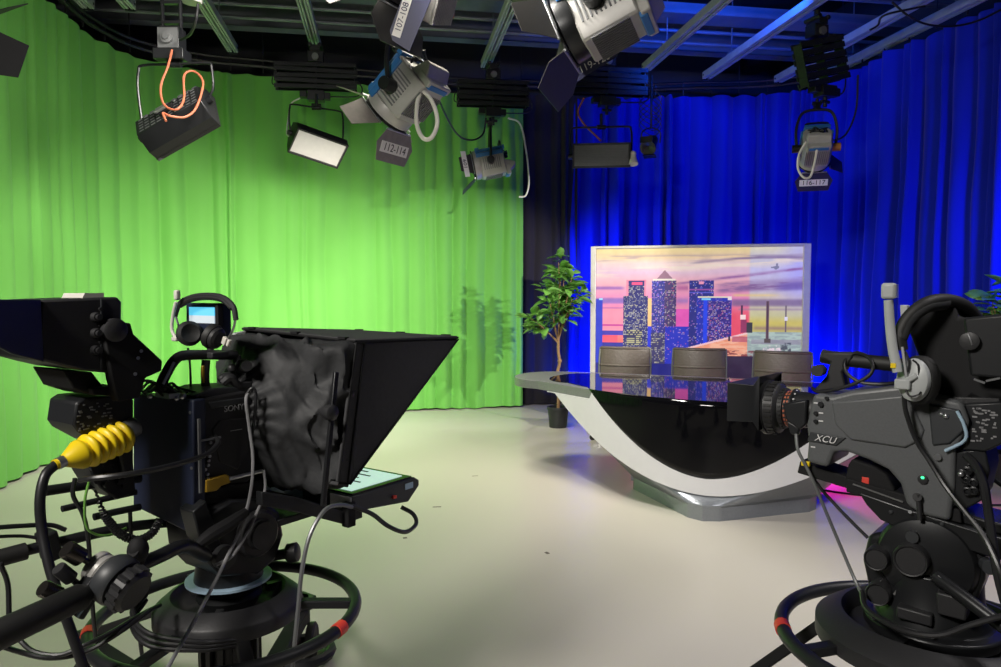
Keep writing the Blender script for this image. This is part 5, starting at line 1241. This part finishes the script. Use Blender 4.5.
# viewfinder
mb = g.mb(); g.slab(mb, [(905, 322), (912, 308), (955, 306), (958, 318), (1040, 314), (1040, 402), (990, 404), (972, 396), (962, 404), (938, 404), (925, 394), (920, 360)], -.04, .14); vw = mb.build('viewfinder', 'matte', t, .006)
mb = g.mb(); g.slab(mb, [(963, 318), (1060, 308), (1075, 385), (970, 376)], -.10, -.03); mb.build('viewfinder_hood', 'black', t, .006)
mb = g.mb(); c = S(970, 341, -.105); mb.lathe(c, (-1, 0, 0), [(.018, 0), (.018, .008), (.012, .01), (0, .01)]); mb.build('pivot_knob', 'bodyblack', vw)
mb = g.mb(); mb.tube([S(968, 334, -.115), S(971, 341, -.116), S(972, 345, -.115)], .002, 6, 2); mb.bar(S(974, 379, -.105), S(985, 383, -.105), .004, .004).bar(S(986, 381, -.105), S(1000, 378, -.105), .004, .004); mb.build('metal_edge', 'steel', vw)
mb = g.mb(); g.slab(mb, [(903, 305), (910, 305), (910, 322), (904, 324)], .03, .0); mb.build('tally_lamp', 'lightgrey', vw, .002)
mb = g.mb(); g.slab(mb, [(928, 396), (1000, 398), (1000, 408), (960, 407), (930, 402)], -.05, .06); mb.build('rotation_plate', 'bodyblack', vw, .003)
# base wedge
mb = g.mb(); g.slab(mb, [(800, 461), (868, 484), (900, 493), (900, 503), (848, 489), (797, 473)], -.04, .05); g.slab(mb, [(846, 478), (870, 485), (960, 510), (962, 524), (905, 510), (846, 492)], -.065, .065); mb.build('wedge_plate', 'matte', t, .003)
mb = g.mb(); mb.bar(S(853, 484, -.068), S(903, 502, -.068), .003, .003); mb.cyl(S(910, 512, -.07), S(910, 512, -.08), .004, n=8); mb.build('wedge_rail', 'steel', t)
g.mb().box(S(866, 481, -.055), (.012, .016, .020)).build('red_latch', 'red', t, .002)
g.mb().box(S(806, 463.5, -.05), (.012, .02, .012)).build('yellow_tag', 'yellow', t, .002)
mb = g.mb(); mb.cyl(S(918, 494, -.09), S(920, 520, -.09), .005).cyl(S(917, 497, -.075), S(917, 497, -.095), .009); mb.build('lock_pin', 'bodyblack', t)
# headset
t = g.thing('headset', 1.2, 'black headset with white boom microphone hung on right camera viewfinder', 'headset')
q = -.13
arc = [S(a, b, c) for a, b, c in ((906, 365, q), (901, 350, q), (900, 335, q), (908, 318, q + .01), (925, 304, q + .03), (945, 300, q + .08), (965, 306, q + .14), (978, 320, q + .2))]
g.mb().tube(arc[1:], .014, 12, 5).build('headband', 'rubber', t)
g.mb().tube([p + V((0, 0, -.006)) for p in arc[2:6]], .015, 12, 5).build('band_pad', 'cloth', t)
g.mb().bar(S(903, 347, q - .006), S(908, 384, q - .016), .016, .006).build('slider', 'grill', t, .001)
cc = S(914, 380, q); d = V((-.93, .36, .05)).normalized()
cup = g.mb(Matrix.Translation(cc) @ Matrix.Diagonal((1, 1, 1.28, 1)) @ Matrix.Translation(-cc)).lathe(cc - d * .0, d, [(.0, -.006), (.034, -.006), (.036, 0), (.034, .008), (.024, .016), (.0, .018)], 32).build('ear_cup', 'lightgrey', t)
g.mb(Matrix.Translation(cc) @ Matrix.Diagonal((1, 1, 1.28, 1)) @ Matrix.Translation(-cc)).lathe(cc - d * .035, d, [(.0, 0), (.034, .0), (.041, .007), (.041, .024), (.037, .03), (0, .03)], 32).build('ear_cushion', 'rubber', cup)
mb = g.mb(); j0 = S(906, 381, q - .02); mb.bar(j0, S(917, 375, q - .02), .016, .012); mb.box(S(903, 384, q - .02), (.018, .03, .022)); mb.build('boom_joint', 'lightgrey', t, .003)
bm_ = g.mb(); pts = [S(898, 372, q - .02), S(893, 350, q - .02), S(890, 325, q - .02), S(888.5, 300, q - .02)]
bm_.tube(pts, lambda u: .0105 - .001 * u, 12, 5); bo_ = bm_.build('boom_arm', 'lightgrey', t)
mb = g.mb(); mb.box(S(889, 291, q - .02), (.022, .028, .034)); mi = mb.build('microphone', 'lightgrey', bo_, .006, 3)
mb = g.mb()
for k in range(7): mb.box(S(895.5, 285 + k * 2, q - .02), (.018, .008, .0016))
mb.build('microphone_rib', 'lightgrey', mi)
g.mb().box(S(893.5, 365.5, q - .029), (.006, .010, .010)).build('yellow_sticker', 'yellow', bo_)
mb = g.mb(); mb.tube([S(906, 352, q - .01), S(909, 362, q - .018), S(908, 372, q - .02)], .002); mb.build('mic_lead', 'cable', t); mb = g.mb().tube([S(905, 389, q - .02), S(910, 396, q - .025), S(918, 395, q - .025), S(921, 392, q - .02)], .002); mb.build('mic_lead', 'cable', t); mb = g.mb().tube([S(913, 360, q - .012), S(918, 365, q - .02), S(919, 375, q - .02)], .002); mb.build('mic_lead', 'cable', t)

def rc(pts, r, label, m='cable', **k): return cable([g2.W(g2.F.side(a, b, c)) for a, b, c in pts], r, label, m, **k)
rc([(904, 393, -.13), (906, 412, -.12), (916, 440, -.11), (930, 462, -.11), (945, 486, -.12), (962, 508, -.14), (978, 528, -.16), (990, 548, -.18), (1003, 580, -.2), (1020, 640, -.2)], .0052, 'dark headset lead running diagonally down the right camera body')
rc([(812, 388, -.03), (820, 392, -.04), (845, 387, -.05), (866, 378, -.05), (873, 368, -.04), (868, 357, -.02), (855, 353, -.01), (845, 361, -.02), (846, 372, -.04), (860, 382, -.05), (880, 384, -.05), (895, 383, -.04)], .0042, 'thin black cable coiled over the handle of right camera')
rc([(796, 434, -.05), (798, 450, -.06), (806, 466, -.06), (815, 485, -.06), (826, 512, -.05), (840, 545, -.04), (855, 580, -.05), (865, 600, -.08)], .0042, 'thin grey lens cable hanging down in front of the right head', 'grill')
rc([(812, 475, 0.0), (822, 490, .0), (845, 515, .0), (868, 538, .0)], .0042, 'black cable running from lens support to right head')
rc([(966, 455, -.08), (976, 466, -.1), (984, 485, -.12), (988, 510, -.13), (993, 545, -.15), (999, 580, -.16), (1010, 620, -.16)], .0085, 'thick black cable dropping behind the right camera adaptor')
rc([(862, 592, -.12), (866, 608, -.16), (885, 622, -.2), (910, 632, -.22), (940, 635, -.22), (970, 625, -.2), (1003, 616, -.18), (1040, 610, -.15)], .0062, 'black cable lying across right pedestal tray')
rc([(975, 450, .05), (985, 470, .1), (1001, 485, .12), (1030, 500, .12)], .005, 'black cable crossing behind the right camera')
cable([at_z(812, 489, 0) + V((0, 0, .006)), at_z(845, 494, 0) + V((0, 0, .006)), at_z(900, 500, 0) + V((0, 0, .006)), at_z(960, 505, 0) + V((0, 0, .006)), at_z(1010, 506, 0) + V((0, 0, .006))], .007, 'black cable lying on the floor behind the right camera')
# softlights washing the green curtain
area('green_wash_1', at(176, 122, 4.9) + V((.3, .8, -.42)) * .3, (-3.6, 7.6, .5), .6, .35, 26, WARM, 100)
area('green_wash_2', (-.9, 4.0, 3.4), (-3.9, 6.2, .6), .8, .4, 42, WARM, 100)
area('green_wash_3', (-1.3, 6.2, 2.8), (-2.8, 8.8, .5), 1.0, .4, 36, WARM, 100)
area('green_wash_4', (-.5, 6.2, 2.8), (-1.6, 9.0, .7), .8, .4, 14, WARM, 100)
# keys over the set
area('key_front', (-2.3, -.7, 3.5), (1.0, 5.2, .2), .9, .6, 82, (1, .95, .88), 120)
area('key_desk', (-.4, 4.2, 3.6), (1.6, 5.5, .2), .6, .5, 60, WARM, 90)
area('key_right', (2.4, 1.2, 3.8), (1.5, 3.4, .0), .6, .5, 22, (1, .95, .95), 80)
spot('plant_key', (2.8, 5.2, 2.75), (-.5, 9.3, .95), 560, 44, WARM, .5, .03)
area('floor_top', (-.7, 6.4, 3.9), (-.6, 6.0, 0), 1.2, .8, 50, (1, .93, .76), 100)
# blue wash
BLUE = (.004, .045, 1)
area('blue_wash_1', (.85, 8.9, 2.2), (2.2, 9.8, 1.2), .3, .3, 14, BLUE, 140)
area('blue_wash_2', (4.15, 5.0, 1.9), (4.7, 7.6, 1.8), .3, .3, 24, BLUE, 130)
area('blue_up_1', (.95, 9.15, .12), (1.2, 9.75, 1.8), .4, .2, 24, BLUE, 150)
area('blue_up_2', (3.5, 8.6, .15), (4.0, 9.2, 1.6), .4, .2, 44, BLUE, 150)
area('blue_rig', (2.4, 6.7, 4.3), (2.6, 7.9, 4.9), .6, .3, 60, (.004, .08, 1), 150)
spot('pink_side', (1.5, 6.9, .45), (1.05, 5.9, 0), 14, 80, (1, .05, .15), .8, .1)
spot('pink_floor', (2.3, 6.2, .6), (2.45, 5.1, 0), 120, 90, (1, .04, .45), .6, .08)
